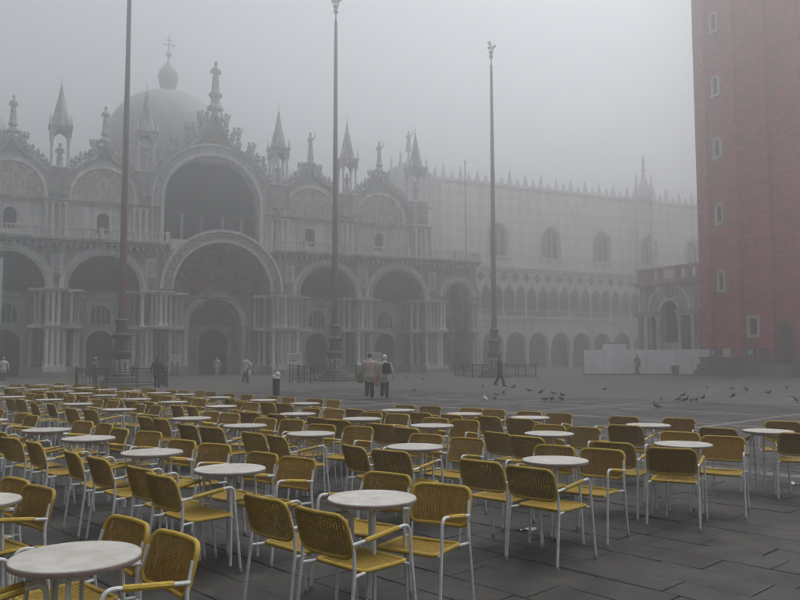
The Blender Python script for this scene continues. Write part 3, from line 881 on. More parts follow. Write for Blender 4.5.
# corner pier below the end pinnacles, roofs and domes
mb = MB()
for x in (-23.5, 23.5): mb.box(x - 1.0, x + 1.0, UY + 1.603, UY + 14.0, 12.003, 18.0)
mb.box(-22.5, 22.5, UY + 1.9, UY + 60.0, 12.003, 17.0)
mb.box(-27.6, 27.6, 9.0, 62.0, 0.0, 11.7)
mb.build('nave_block', 'marble_grey', bas)
for z in (16.4, 18.6):
    MB().box(22.0, 24.9, UY - 0.4, UY + 2.2, z, z + 0.22).build('corner_cornice', 'marble_pale', bas)
mb = MB()
vs, fs = [], []
for i in range(17):                                    # barrel roof behind the great gable
    a = math.pi * i / 16
    vs += [(5.6 * math.cos(a), UY + 1.62, 17.0 + 5.3 * math.sin(a)), (5.6 * math.cos(a), UY + 28, 17.0 + 5.3 * math.sin(a))]
fs = [(2 * i, 2 * i + 1, 2 * i + 3, 2 * i + 2) for i in range(16)]
mb.add(vs, fs).build('nave_roof', 'lead', bas, smooth=60)
def dome(x, y, rad, zb, ztop, lantern=True):
    d = MB()
    h = ztop - zb
    prof = [(rad * 1.04, 0), (rad * 1.04, 0.25), (rad, 0.3)]
    for i in range(1, 15):
        t = i / 14
        prof.append((rad * (1 - t ** 2.3) ** 0.5 * (1 + 0.02 * math.sin(t * 3.1)) + 0.12, 0.3 + (h - 0.3) * t))
    vs, fs, seg = [], [], 64
    for i, (r, z) in enumerate(prof):
        for k in range(seg):
            a = 2 * math.pi * k / seg
            rr = r * (1.0 + (0.008 if k % 2 else 0.0))
            vs.append((rr * math.cos(a), rr * math.sin(a), z))
    for i in range(len(prof) - 1):
        for k in range(seg):
            k2 = (k + 1) % seg
            fs.append((i * seg + k, i * seg + k2, (i + 1) * seg + k2, (i + 1) * seg + k))
    d.add(vs, fs)
    o = d.build('dome', 'lead', bas, smooth=50, loc=(x, y, zb))
    MB().lathe([(rad * 0.98, -8), (rad * 0.98, -0.3), (rad * 1.1, -0.25), (rad * 1.1, 0.1), (rad * 1.0, 0.12)], seg=32).build('drum', 'marble_grey', o)
    k = rad / 8.0
    L = MB()
    L.lathe([(1.0 * k, 0), (1.0 * k, 0.9 * k), (1.15 * k, 0.95 * k), (1.15 * k, 1.1 * k), (1.25 * k, 1.5 * k), (1.42 * k, 2.1 * k), (1.25 * k, 2.9 * k), (0.75 * k, 3.6 * k), (0.3 * k, 4.1 * k), (0.15 * k, 4.5 * k), (0.12 * k, 5.0 * k), (0.4 * k, 5.3 * k), (0.4 * k, 5.6 * k), (0.1 * k, 5.9 * k), (0.07 * k, 8.2 * k)], seg=12)
    la = L.build('lantern', 'lead', o, loc=(0, 0, h - 0.15))
    cr = MB().box(-0.75 * k, 0.75 * k, -0.05, 0.05, 6.75 * k, 6.9 * k)
    cr.box(-0.5 * k, 0.5 * k, -0.05, 0.05, 7.4 * k, 7.52 * k)
    for s in (-1, 1): cr.ball((s * 0.75 * k, 0, 6.83 * k), 0.13 * k)
    cr.build('cross', 'gilt', la)
dome(0.0, 35.0, 8.0, 28.2, 38.0)
dome(15.2, 35.0, 5.0, 23.0, 29.5)
dome(-25.0, 35.0, 6.0, 26.0, 34.0)

# ------------------------------------------------------------------ doge's-style gothic palace beyond
pal = thing('gothic_palace', 'long pale gothic palace fading into fog, two arcaded storeys under a plain crenellated wall', 'palace', (23.2, 113.0, 0), BA)
PX0, PX1 = -21.0, 52.0
NB = 19
BW = (PX1 - PX0) / NB
mb = MB()
for i in range(NB):
    x0 = PX0 + i * BW
    mb.arch_wall(x0, x0 + BW, 2.6, 6.6, x0 + BW / 2, BW / 2 - 0.28, 3.35, 0, 0.8, 16, pointed=0.08)
mb.box(PX0, PX1, -0.12, 0.8, 6.603, 7.0)
mb.box(PX0, PX1, -0.25, 5.0, 7.003, 7.25)
mb.build('lower_arcade', 'palace_stone', pal)
PC = MB().lathe([(0.42, 0), (0.42, 0.1), (0.36, 0.14), (0.34, 1.9), (0.4, 1.95), (0.36, 2.0), (0.5, 2.45), (0.52, 2.6)], seg=12).mesh('arcade_column', 'palace_stone')
for i in range(NB + 1): link('column', PC, pal, (PX0 + i * BW, 0.4, 0.0))
SW = BW / 2
mb = MB()
for i in range(2 * NB):
    x0 = PX0 + i * SW
    mb.arch_wall(x0, x0 + SW, 10.4, 11.9, x0 + SW / 2, SW / 2 - 0.14, 10.45, 0.1, 0.6, 10, pointed=0.55)
mb.build('loggia_arches', 'palace_stone', pal)
LC = MB().lathe([(0.2, 0), (0.2, 0.08), (0.14, 0.12), (0.13, 1.75), (0.24, 2.05), (0.25, 2.15)], seg=10).mesh('loggia_column', 'palace_stone')
for i in range(2 * NB + 1): link('column', LC, pal, (PX0 + i * SW, 0.35, 8.22))
for i in range(2 * NB):                                # quatrefoil panels between the loggia arches
    mb = MB()
    x0, x1, z0, z1, n = -SW / 2, SW / 2, 0.0, 1.75, 32
    hole, sq = [], []
    for k in range(n):
        a = 2 * math.pi * k / n
        r = 0.66 * (0.62 + 0.38 * abs(math.cos(2 * a)))
        hole.append((r * math.cos(a), 0.87 + r * math.sin(a)))
        q = max(abs(math.cos(a)) / (x1 - 0.002), abs(math.sin(a)) / 0.87)
        sq.append((math.cos(a) / q, 0.87 + math.sin(a) / q))
    vs = [(x, 0.1, z) for x, z in hole] + [(x, 0.1, z) for x, z in sq] + [(x, 0.6, z) for x, z in hole] + [(x, 0.6, z) for x, z in sq]
    fs = []
    for k in range(n):
        k2 = (k + 1) % n
        fs += [(k, n + k, n + k2, k2), (2 * n + k2, 3 * n + k2, 3 * n + k, 2 * n + k), (k, k2, 2 * n + k2, 2 * n + k), (n + k, 3 * n + k, 3 * n + k2, n + k2)]
    mb.add(vs, fs)
    if i == 0: QM = mb.mesh('quatrefoil', 'palace_stone', 40)
    if i > 0: link('quatrefoil', QM, pal, (PX0 + i * SW, 0, 11.903))
mb = MB().box(PX0, PX1, -0.15, 0.8, 13.66, 14.0)
mb.box(PX0, PX1, -0.3, 0.8, 14.003, 14.2)
mb.build('string_course', 'palace_stone', pal)
balustrade(pal, PX0, PX1, 0.35, 7.25, 0.95, 0.4, 'palace_stone', posts=SW * 2)
# the wall with its great windows
WX = [-10.4, -1.3, 8.1, 17.4, 26.6, 35.8, 45.0]
edges = [PX0] + [(a + b) / 2 for a, b in zip(WX[:-1], WX[1:])] + [PX1]
mb = MB()
for c, a, b in zip(WX, edges[:-1], edges[1:]):
    mb.box(a, b, 0.0, 1.0, 14.203, 15.8)
    mb.arch_wall(a, b, 15.803, 25.6, c, 1.55, 18.7, 0.0, 1.0, 16, pointed=0.18)
mb.build('upper_wall', 'palace_wall', pal)
for c in WX:
    w = MB().arch_band(c, 18.7, 1.56, 1.85, -0.14, -0.003, leg=2.9, n=16, pointed=0.18).build('window', 'palace_stone', pal)
    MB().box(c - 1.56, c + 1.56, 0.75, 0.85, 15.82, 20.7).build('pane', 'dark_glass', w)
    for k in (-0.52, 0.52): MB().box(c + k - 0.06, c + k + 0.06, 0.5, 0.7, 15.82, 19.6).build('mullion', 'palace_stone', w)
    MB().box(c - 2.0, c + 2.0, -0.35, -0.003, 15.45, 15.8).build('sill', 'palace_stone', w)
for c in [(a + b) / 2 for a, b in zip(WX[:-1], WX[1:])]:
    MB().lathe([(0.95, 0), (0.95, 0.12), (0.7, 0.14)], seg=20).build('roundel', 'palace_stone', pal).matrix_local = Matrix.Translation((c, 0, 22.9)) @ Matrix.Rotation(R(90), 4, 'X')
MB().box(PX0, PX1, -0.3, 1.1, 25.603, 26.0).build('cornice', 'palace_stone', pal)
mm_ = MB()
mm_.poly_y([(-0.42, 0), (0.42, 0), (0.42, 0.9), (0.2, 1.1), (0.3, 1.5), (0.08, 1.9), (0.0, 2.7), (-0.08, 1.9), (-0.3, 1.5), (-0.2, 1.1), (-0.42, 0.9)], -0.15, 0.15)
MERLON = mm_.mesh('merlon', 'palace_stone', 0)
n = int((PX1 - PX0) / 1.35)
for i in range(n): link('merlon', MERLON, pal, (PX0 + 0.7 + i * 1.35, 0.3, 26.0), 0, (0.85, 1, (0.72 if i % 2 else 0.45) * rnd.uniform(0.85, 1.1)))
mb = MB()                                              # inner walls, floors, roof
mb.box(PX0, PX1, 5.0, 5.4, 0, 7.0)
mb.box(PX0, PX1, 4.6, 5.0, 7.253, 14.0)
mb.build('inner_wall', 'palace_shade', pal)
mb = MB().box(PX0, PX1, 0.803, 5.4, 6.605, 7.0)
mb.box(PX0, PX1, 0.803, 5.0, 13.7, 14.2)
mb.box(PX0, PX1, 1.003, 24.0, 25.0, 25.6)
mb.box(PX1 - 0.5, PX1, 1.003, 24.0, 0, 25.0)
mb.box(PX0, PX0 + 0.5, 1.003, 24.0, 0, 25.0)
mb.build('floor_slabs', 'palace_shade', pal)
# aedicule over the central balcony
ae = MB().poly_y([(-2.3, 26.0), (2.3, 26.0), (2.1, 27.4), (1.2, 28.4), (0.35, 29.6), (0, 30.4), (-0.35, 29.6), (-1.2, 28.4), (-2.1, 27.4)], -0.6, -0.31).build('aedicule', 'palace_stone', pal, loc=(16.2, 0, 0))
ae.scale = (0.6, 1, 1); ae.location.z = 0
link('statue', STAT[0], ae, (0, -0.45, 30.3), 0, (1.3, 1.3, 1.3))
for s in (-1, 1):
    MB().lathe([(0.3, 14.2), (0.3, 27.0), (0.45, 27.2), (0.05, 30.0)], (s * 2.5, -0.45, 0), 8).build('buttress', 'palace_stone', ae)

# gothic gateway between basilica and palace
gt = thing('gateway', 'ornate gothic gateway with a tall traceried window wedged between basilica and palace', 'gateway', (23.2, 113.0, 0), BA)
mb = MB().arch_wall(-30.0, -21.1, 0, 13.0, -24.0, 1.8, 6.0, -3.0, -1.5, 14, pointed=0.3)
mb.arch_wall(-30.0, -21.1, 13.003, 24.0, -24.0, 1.25, 17.6, -3.0, -1.5, 14, pointed=0.4)
mb.build('wall', 'palace_stone', gt)
MB().box(-25.8, -22.2, -1.5, -1.4, 0, 9).build('door', 'bronze_door', gt)
w = MB().arch_band(-24.0, 17.6, 1.26, 1.5, -3.2, -3.003, leg=4.4, n=14, pointed=0.4).build('window', 'palace_stone', gt)
MB().box(-25.4, -22.6, -1.8, -1.7, 13.0, 20.0).build('pane', 'dark_glass', w)
MB().poly_y([(-30, 24.0), (-21.1, 24.0), (-21.6, 24.9), (-23.0, 25.7), (-24.3, 26.4), (-25.5, 27.0), (-26.8, 26.4), (-28.4, 25.6), (-29.5, 24.8)], -3.1, -1.6).build('gable', 'palace_stone', gt)
for k, x in enumerate((-29.5, -28, -26.7, -25.5, -24.2, -22.9, -21.6)):
    MB().lathe([(0.25, 0), (0.3, 0.5), (0.1, 0.9), (0.2, 1.3), (0.03, 2.2)], (x, -2.3, (24.6, 25.4, 26.2, 26.9, 26.3, 25.5, 24.7)[k]), 7).build('crocket', 'palace_stone', gt)
link('statue', STAT[1], gt, (-25.5, -2.3, 28.4), 0, (1.4, 1.4, 1.4))

# ------------------------------------------------------------------ bell tower
CA = R(-60)
cmp_ = thing('bell_tower', 'massive square red brick bell tower with narrow white framed windows and dark stone base', 'tower', (26.3, 68.0, 0), CA)
CW, CH = 12.8, 46.0
mb = MB()
mb.box(0.45, CW - 0.45, 0.45, CW - 0.45, 0.0, CH)
cm = mb.build('shaft', 'brick', cmp_, smooth=0)
LES = [(0, 1.1), (2.95, 4.05), (5.85, 6.95), (8.75, 9.85), (11.7, 12.8)]
for a, b in LES:                                       # pilaster strips on all four faces
    MB().box(a, b, 0.0, 0.447, 0.0, CH).build('pilaster_strip', 'brick', cmp_, smooth=0)
    MB().box(a, b, CW - 0.447, CW, 0.0, CH).build('pilaster_strip', 'brick', cmp_, smooth=0)
for a, b in ((0.45, 1.1),) + tuple(LES[1:4]) + ((11.7, 12.35),):
    MB().box(-0.0, 0.447, a, b, 0.0, CH).build('pilaster_strip', 'brick', cmp_, smooth=0)
    MB().box(CW - 0.447, CW, a, b, 0.0, CH).build('pilaster_strip', 'brick', cmp_, smooth=0)
for z in (8.1, 13.9, 19.7, 25.2, 30.9, 36.6, 42.3):    # loopholes lighting the ramp
    w = MB().arch_band(2.03, z + 0.5, 0.22, 0.42, 0.24, 0.449, leg=1.25, n=12).build('window', 'marble_pale', cmp_)
    MB().box(1.55, 2.51, 0.18, 0.449, z - 1.0, z - 0.75).build('sill', 'marble_pale', w)
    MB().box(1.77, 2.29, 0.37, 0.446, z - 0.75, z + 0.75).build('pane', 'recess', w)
w = MB().box(4.35, 5.55, 0.2, 0.449, 3.15, 3.4)
w.box(4.35, 5.55, 0.2, 0.449, 4.75, 4.98); w.box(4.35, 4.6, 0.22, 0.449, 3.403, 4.747); w.box(5.3, 5.55, 0.22, 0.449, 3.403, 4.747)
w = w.build('window', 'marble_pale', cmp_)
MB().box(4.6, 5.3, 0.37, 0.446, 3.4, 4.75).build('pane', 'recess', w)
for k in range(3): MB().box(4.72 + 0.2 * k, 4.75 + 0.2 * k, 0.3, 0.33, 3.4, 4.75).build('bar', 'iron', w)
mb = MB()
for k, (o1, h0, h1) in enumerate(((1.25, 0.0, 0.5), (1.05, 0.5, 1.0), (0.85, 1.0, 1.42), (0.95, 1.42, 1.58))):
    for x0, x1 in ((-o1 * 0.35, 6.85), (9.2, CW + o1)):
        mb.box(x0, x1, -o1, -0.003, h0 + 0.002, h1)
mb.build('stone_base', 'base_stone', cmp_)
bs = bpy.data.objects['stone_base']
for k in range(7):                                     # blocks of the base
    for j in range(3):
        o1 = (1.25, 1.05, 0.85)[j]
        MB().box(-0.25 + k + 0.02, -0.25 + k + 0.97, -o1 - 0.025, -o1 - 0.002, (0.03, 0.53, 1.03)[j], (0.47, 0.97, 1.39)[j]).build('stone_block', 'base_stone', bs, smooth=0)
MB().arch_band(8.0, 3.55, 0.62, 0.85, -0.1, 0.449, leg=2.6, n=14).build('door_surround', 'base_stone', cmp_)
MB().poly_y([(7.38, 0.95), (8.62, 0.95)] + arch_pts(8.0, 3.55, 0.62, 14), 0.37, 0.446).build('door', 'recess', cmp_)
for k in range(5):
    MB().box(6.9, 9.15, -1.3 - 0.28 * (4 - k) + 0.3, -0.004, 0.19 * k + 0.002, 0.19 * (k + 1)).build('step', 'palace_shade', cmp_)
for s in (6.88, 9.17):
    MB().tube([(s, -2.0, 0.05), (s, -2.0, 0.95), (s, -0.3, 1.85)], 0.03, 6).build('handrail', 'iron', cmp_)
# notices on the ledge of the base
for k, (x, wd, hgt, inner, lab) in enumerate(((1.5, 0.62, 0.7, 'sign_blue', 'small glazed notice case with teal poster on the tower base, by its corner'),
                                              (2.85, 0.72, 0.66, 'sign_white', 'white square notice propped on the stone ledge of the brick tower'),
                                              (5.1, 0.78, 0.8, 'sign_blue', 'dark framed notice case with pale blue sheet under the barred window'),
                                              (6.35, 0.62, 0.66, 'base_stone', 'dark blank notice case on the tower ledge next to the door steps'))):
    t = thing('notice_case', lab, 'notice', (0, 0, 0), 0.0, 'notice cases on the tower base')
    t.matrix_world = cmp_.matrix_basis @ Matrix.Translation((x, -0.42, 1.583))
    MB().box(-wd / 2, wd / 2, -0.04, 0.06, 0.0, hgt).build('frame', 'sign_white' if k == 1 else 'iron', t)
    MB().box(-wd / 2 + 0.1, wd / 2 - 0.1, -0.055, -0.043, 0.1, hgt - 0.1).build('sheet', inner, t, smooth=0)
    if k in (0, 2): MB().box(-0.12, 0.12, -0.066, -0.058, 0.2, hgt - 0.3).build('leaflet', 'sign_white', t, smooth=0)

# ------------------------------------------------------------------ loggetta at the tower's foot
lg = thing('loggetta', 'small arched stone loggia with balustrade attached to the foot of the brick tower', 'loggia', (26.3, 68.0, 0), CA)
LX0, LX1, LY = -7.35, -0.05, 0.5
cx = -3.75
mb = MB()
mb.arch_wall(cx - 1.25, cx + 1.25, 1.6, 8.3, cx, 1.0, 5.75, LY, LY + 0.7, 16)
for s in (-1, 1):
    a, b = sorted((cx + s * 1.25, cx + s * 2.25))
    mb.arch_wall(a, b, 1.6, 8.3, (a + b) / 2 + s * 0.05, 0.42, 5.2, LY, LY + 0.7, 10)
    a, b = (LX0, cx - 2.25) if s < 0 else (cx + 2.25, LX1)
    mb.box(a, b, LY, LY + 0.7, 1.6, 8.3)
mb.box(LX0, LX1, LY, LY + 0.7, 0.0, 1.597)
mb.box(LX0, LX0 + 0.7, LY + 0.703, 11.8, 0.0, 8.3)
mb.build('wall', 'loggetta_stone', lg)
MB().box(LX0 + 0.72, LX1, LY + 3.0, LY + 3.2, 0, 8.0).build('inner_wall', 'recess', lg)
MB().box(cx - 1.0, cx + 1.0, LY + 0.2, LY + 0.35, 1.6, 2.9).build('parapet', 'loggetta_stone', lg)
for x in (cx - 2.7, cx - 1.25, cx + 1.25, cx + 2.7, LX0 + 0.2, LX1 - 0.35):
    c_ = MB().lathe([(0.26, 1.6), (0.26, 1.75), (0.19, 1.85), (0.17, 4.9), (0.24, 5.15), (0.27, 5.3)], (x, LY - 0.24, 0), 12).build('column', 'loggetta_red' if abs(x - cx) > 3 else 'palace_stone', lg)
for a, b in ((LX0 - 0.25, cx - 1.15), (cx + 1.15, LX1)):
    mb = MB().box(a, b, LY - 0.55, LY - 0.003, 5.303, 5.6)
    mb.box(a - 0.1, b, LY - 0.7, LY - 0.003, 5.603, 5.8)
    mb.build('entablature', 'loggetta_stone', lg)
MB().arch_band(cx, 5.75, 1.02, 1.25, LY - 0.2, LY - 0.003, n=18).build('archivolt', 'palace_stone', lg)
MB().arch_band(cx, 5.85, 2.25, 2.5, LY - 0.22, LY - 0.003, n=22).build('blind_arch', 'palace_stone', lg)
me_ = MB().lathe([(0.5, 0), (0.5, 0.14), (0.36, 0.2), (0.3, 0.1)], seg=20).build('roundel', 'loggetta_red', lg)
me_.matrix_local = Matrix.Translation((cx, LY - 0.003, 7.55)) @ Matrix.Rotation(R(90), 4, 'X')
for s in (-1, 1): link('relief', STAT[3], lg, (cx + s * 1.35, LY - 0.02, 6.5), (0, s * 0.5, 0), (0.7, 0.3, 0.6))
mb = MB().box(LX0 - 0.15, LX1, LY - 0.35, LY - 0.003, 8.1, 8.3)
mb.box(LX0 - 0.3, LX1, LY - 0.55, 11.9, 8.303, 8.55)
mb.build('cornice', 'loggetta_red', lg)
mb = MB().box(LX0 - 0.1, LX1, LY - 0.3, LY + 0.3, 8.553, 8.75)
mb.box(LX0 - 0.15, LX1, LY - 0.35, LY + 0.35, 9.7, 9.9)
for x in (LX0 + 0.2, LX0 + 1.5, cx - 1.05, cx + 1.05, LX1 - 1.5, LX1 - 0.3): mb.box(x - 0.22, x + 0.22, LY - 0.28, LY + 0.28, 8.753, 9.697)
mb.box(LX0 + 0.42, LX0 + 1.28, LY - 0.2, LY + 0.2, 8.753, 9.697)
mb.build('attic', 'loggetta_red', lg)
for a, b in ((LX0 + 1.72, cx - 1.27), (cx - 0.83, cx + 0.83), (cx + 1.27, LX1 - 1.72), (LX1 - 1.28, LX1 - 0.52)):
    m_ = MB()
    k = max(2, int((b - a) / 0.27))
    for i in range(k): m_.lathe([(0.07, 8.75), (0.1, 9.1), (0.05, 9.35), (0.08, 9.69)], (a + (b - a) * (i + 0.5) / k, LY, 0), 7)
    o = m_.build('baluster_row', 'palace_stone', lg); o['kind'] = 'stuff'

# ------------------------------------------------------------------ works hoarding in front of the loggetta
ho0, ho1 = Vector((16.3, 69.3)), Vector((26.9, 66.9))
hd = (ho1 - ho0).normalized()
hang = math.atan2(hd.y, hd.x)
hr = thing('hoarding', 'long white works hoarding of flat panels screening the foot of the stone loggia', 'hoarding', (ho0.x, ho0.y, 0), hang)
L = (ho1 - ho0).length
npan = 6
for i in range(npan):
    a = L * i / npan
    MB().box(a + 0.005, a + L / npan - 0.005, -0.02 - 0.006 * (i % 2), 0.03, 0.12, 2.2 + 0.01 * ((i * 7) % 3)).build('panel', 'hoarding_white', hr, smooth=0)
    MB().box(a - 0.04, a + 0.04, 0.034, 0.11, 0.0, 2.1).build('post', 'iron', hr)
MB().box(0, L, -0.03, 0.04, 0.0, 0.115).build('skirting', 'base_stone', hr)
for i in (1, 3, 5): MB().box(L * i / npan, L * i / npan + 0.5, 0.05, 0.6, 0.0, 0.2).build('ballast_block', 'base_stone', hr)
cb = thing('site_cabin', 'pale flat-roofed site cabin standing just behind the white hoarding', 'cabin', (ho0.x + 2.4, ho0.y + 2.6, 0), hang)
MB().box(0, 2.1, 0, 2.2, 0.15, 2.8).build('body', 'hoarding_white', cb, smooth=0)
MB().box(-0.06, 2.16, -0.06, 2.26, 2.803, 2.9).build('roof', 'lead', cb)
MB().box(0.5, 1.3, -0.03, -0.003, 0.16, 2.2).build('door', 'sign_white', cb)
MB().box(1.4, 1.95, -0.04, -0.003, 1.2, 2.1).build('window', 'dark_glass', cb)
for x in (0.1, 1.8):
    for y in (0.1, 1.9): MB().box(x, x + 0.2, y, y + 0.2, 0.0, 0.148).build('foot', 'base_stone', cb)
# ------------------------------------------------------------------ the three great flagpoles
POLES = [(-16.1, 45.0), (-4.5, 53.6), (7.5, 62.0)]
POLE_H = 25.85
pole_names = ('tall dark red flagpole on bronze pedestal left of the main church door',
              'tall red flagpole on bronze pedestal, the middle one of three before the basilica',
              'tall grey-red flagpole on bronze pedestal standing before the gothic palace arcade')
for i, (x, y) in enumerate(POLES):
    t = thing('flagpole', pole_names[i], 'flagpole', (x, y, 0), R(30), 'great flagpoles before the basilica')
    for k, (r, z0, z1) in enumerate(((1.35, 0.002, 0.18), (1.1, 0.183, 0.36), (0.9, 0.363, 0.54))):
        MB().lathe([(r, z0), (r, z1 - 0.03), (r - 0.03, z1)], seg=24).build('step', 'base_stone', t)
    ped = MB().lathe([(0.62, 0.543), (0.66, 0.7), (0.55, 0.8), (0.5, 1.0), (0.52, 1.5), (0.6, 1.75), (0.72, 1.85), (0.72, 1.98), (0.5, 2.05), (0.46, 2.3), (0.5, 2.7),
                      (0.62, 2.85), (0.62, 2.95), (0.42, 3.05), (0.36, 3.4), (0.42, 3.7), (0.46, 3.8), (0.3, 3.9), (0.28, 4.2)], seg=20)
    p = ped.build('pedestal', 'bronze', t)
    for k in range(8):                                 # figures in relief round the drum
        a = 2 * math.pi * k / 8
        link('relief', STAT[0], p, (0.5 * math.cos(a), 0.5 * math.sin(a), 0.85), (0, 0, a + math.pi / 2), (0.5, 0.3, 0.45)).data = STAT[0]
    for k in range(4):
        a = 2 * math.pi * k / 4 + 0.5
        MB().ball((0.56 * math.cos(a), 0.56 * math.sin(a), 2.9), (0.12, 0.12, 0.14)).build('lion_head', 'bronze', p)
    p.scale = (0.82, 0.82, 1)
    m = MB()
    n = 14
    m.lathe([(0.22 - 0.11 * k / n, 4.2 + (POLE_H - 0.5 - 4.2) * k / n) for k in range(n + 1)] + [(0.05, POLE_H - 0.35), (0.05, POLE_H)], seg=12)
    m.build('mast', 'verdigris_pole', t)
    f = MB()
    f.lathe([(0.03, 0), (0.12, 0.1), (0.2, 0.25), (0.12, 0.4), (0.05, 0.5)], seg=10)
    f.ball((0, 0, 0.62), 0.2)
    f.tube([(-0.32, 0, 0.95), (0.0, 0, 1.0), (0.25, 0, 1.08)], [0.1, 0.14, 0.12], 8)
    f.ball((0.36, 0, 1.2), 0.13)
    for s in (-0.25, 0.2): f.tube([(s, 0, 1.0), (s, 0, 0.75)], 0.05, 6)
    f.poly_y([(-0.1, 1.05), (0.1, 1.1), (-0.12, 1.55), (-0.35, 1.4)], -0.05, 0.05)
    link('finial', remeshed(f, 'flagpole_finial', 'gilt', 0.035), t, (0, 0, POLE_H))
    # low iron railing round the pole
    fr = thing('railing', ('low black iron railing round the foot of the flagpole nearest the crowd of café chairs',
                           'low black iron railing enclosing the middle flagpole behind the couple',
                           'low black iron railing round the flagpole before the palace, behind the walking man')[i], 'railing', (x, y, 0), R(22), 'railings round the flagpoles')
    a = 2.35
    cor = [(-a, -a), (a, -a), (a, a), (-a, a)]
    for s in range(4):
        p0, p1 = Vector(cor[s]), Vector(cor[(s + 1) % 4])
        for k in range(3):
            q = p0.lerp(p1, k / 3)
            m = MB().lathe([(0.075, 0), (0.075, 0.06), (0.045, 0.09), (0.04, 0.98), (0.06, 1.0), (0.06, 1.05), (0.02, 1.16)], (q.x, q.y, 0), 8)
            m.build('post', 'iron', fr)
        d = (p1 - p0).normalized() * 0.04
        for z, r in ((1.0, 0.028), (0.14, 0.022), (0.84, 0.016)):
            MB().tube([(p0.x + d.x, p0.y + d.y, z), (p1.x - d.x, p1.y - d.y, z)], r, 6).build('rail', 'iron', fr)
        m = MB()
        for k in range(24):
            q = p0.lerp(p1, (k + 0.5) / 24)
            m.tube([(q.x, q.y, 0.14), (q.x, q.y, 0.84)], 0.009, 5)
        o = m.build('bar_row', 'iron', fr); o['kind'] = 'stuff'

# thin pole on the terrace corner
tp = thing('terrace_pole', 'thin bare pole rising from the terrace corner of the basilica', 'pole')
tp.matrix_world = bas.matrix_basis @ Matrix.Translation((27.1, 1.0, 12.0))
MB().lathe([(0.14, 0), (0.14, 0.3), (0.085, 0.35), (0.06, 11.0), (0.1, 11.15), (0.1, 11.35), (0.02, 11.6)], seg=8).build('mast', 'lead', tp)
MB().lathe([(0.3, 0.001), (0.3, 0.12), (0.16, 0.16)], seg=10).build('base', 'marble_grey', tp)
# banner hanging in the left outer portal
bn = thing('banner', 'narrow pale mint banner hanging in the far left portal arch of the basilica', 'banner')
bn.matrix_world = bas.matrix_basis @ Matrix.Translation((-19.45, -0.75, 0.0))
MB().box(-1.0, 1.0, -0.012, 0.012, 4.6, 9.9).build('cloth', 'banner_mint', bn, smooth=0)
MB().tube([(-1.1, 0, 9.93), (1.1, 0, 9.93)], 0.03, 6).build('rod', 'iron', bn)
for s in (-0.8, 0.8): MB().tube([(s, 0, 9.93), (s, 0.5, 10.3)], 0.012, 5).build('cord', 'iron', bn)

# ------------------------------------------------------------------ sign boards, bins
def sign_board(x, y, rot, w, h, z, lab):
    t = thing('sign_board', lab, 'sign', (x, y, 0), rot, 'sign boards before the basilica')
    b = MB().box(-w / 2, w / 2, -0.03, 0.0, z, z + h).build('board', 'sign_white', t)
    for zz in (z + h * 0.72, z + h * 0.5, z + h * 0.28):
        MB().box(-w * 0.38, w * (0.38 if zz > z + h * 0.4 else 0.1), -0.038, -0.033, zz - 0.03, zz + 0.03).build('text_line', 'coat_grey', b, smooth=0)
    for s in (-1, 1):
        MB().tube([(s * w * 0.32, 0.03, 0.0), (s * w * 0.32, 0.03, z + h * 0.8)], 0.04, 8).build('post', 'iron', t)
        MB().box(s * w * 0.32 - 0.06, s * w * 0.32 + 0.06, -0.25, 0.3, 0.0, 0.05).build('foot', 'iron', t)
    MB().tube([(-w * 0.32, 0.03, 0.5), (w * 0.32, 0.03, 0.5)], 0.02, 6).build('brace', 'iron', t)
sign_board(-6.9, 51.0, R(18), 0.95, 0.72, 1.2, 'white sign board on dark posts beside the railing of the middle flagpole')
sign_board(-1.9, 56.5, R(12), 1.05, 0.75, 1.25, 'white sign board standing behind the heads of the couple')
sign_board(-20.1, 69.6, R(25), 0.72, 0.6, 1.3, 'small white sign board on posts left of the main church door')
sign_board(-23.5, 70.0, R(25), 0.6, 0.5, 1.2, 'little pale sign on posts in front of the columns left of the main portal')
def bin_(x, y, lab, w, h, top, rot=0):
    t = thing('litter_bin', lab, 'bin', (x, y, 0), rot)
    MB().lathe([(w * 0.42, 0.04), (w * 0.46, 0.1), (w * 0.5, h * 0.6), (w * 0.5, h - 0.06)], seg=14).build('body', 'coat_black', t)
    MB().lathe([(w * 0.54, h - 0.07), (w * 0.56, h - 0.02), (w * 0.5, h), (w * 0.42, h + 0.01)], seg=14).build('rim', 'sign_white' if top else 'lead', t)
    MB().lathe([(w * 0.5, 0.0), (w * 0.5, 0.038)], seg=14).build('foot', 'iron', t)
    for k in range(6):
        a = 2 * math.pi * k / 6
        MB().tube([(w * 0.5 * math.cos(a), w * 0.5 * math.sin(a), 0.1), (w * 0.53 * math.cos(a), w * 0.53 * math.sin(a), h - 0.08)], 0.012, 5).build('stave', 'iron', t)
    if top:
        mb = MB().ball((0.06, 0, h + 0.1), (0.12, 0.11, 0.13))
        mb.ball((-0.05, 0.02, h + 0.03), (0.14, 0.12, 0.08))
        link('rubbish_bag', remeshed(mb, 'rubbish_bag', 'bag_white', 0.02), t)
        MB().tube([(0.0, 0.16, 0.0), (0.0, 0.16, h + 1.0)], 0.014, 6).build('pole', 'iron', t)
x, y = ground(276, 396.5)
bin_(x, y, 'slim dark litter bin overflowing with white bag alone on the open paving beyond the chairs', 0.27, 0.82, True)
bin_(23.6, 67.0, 'squat dark litter bin standing against the white hoarding', 0.6, 0.85, False)
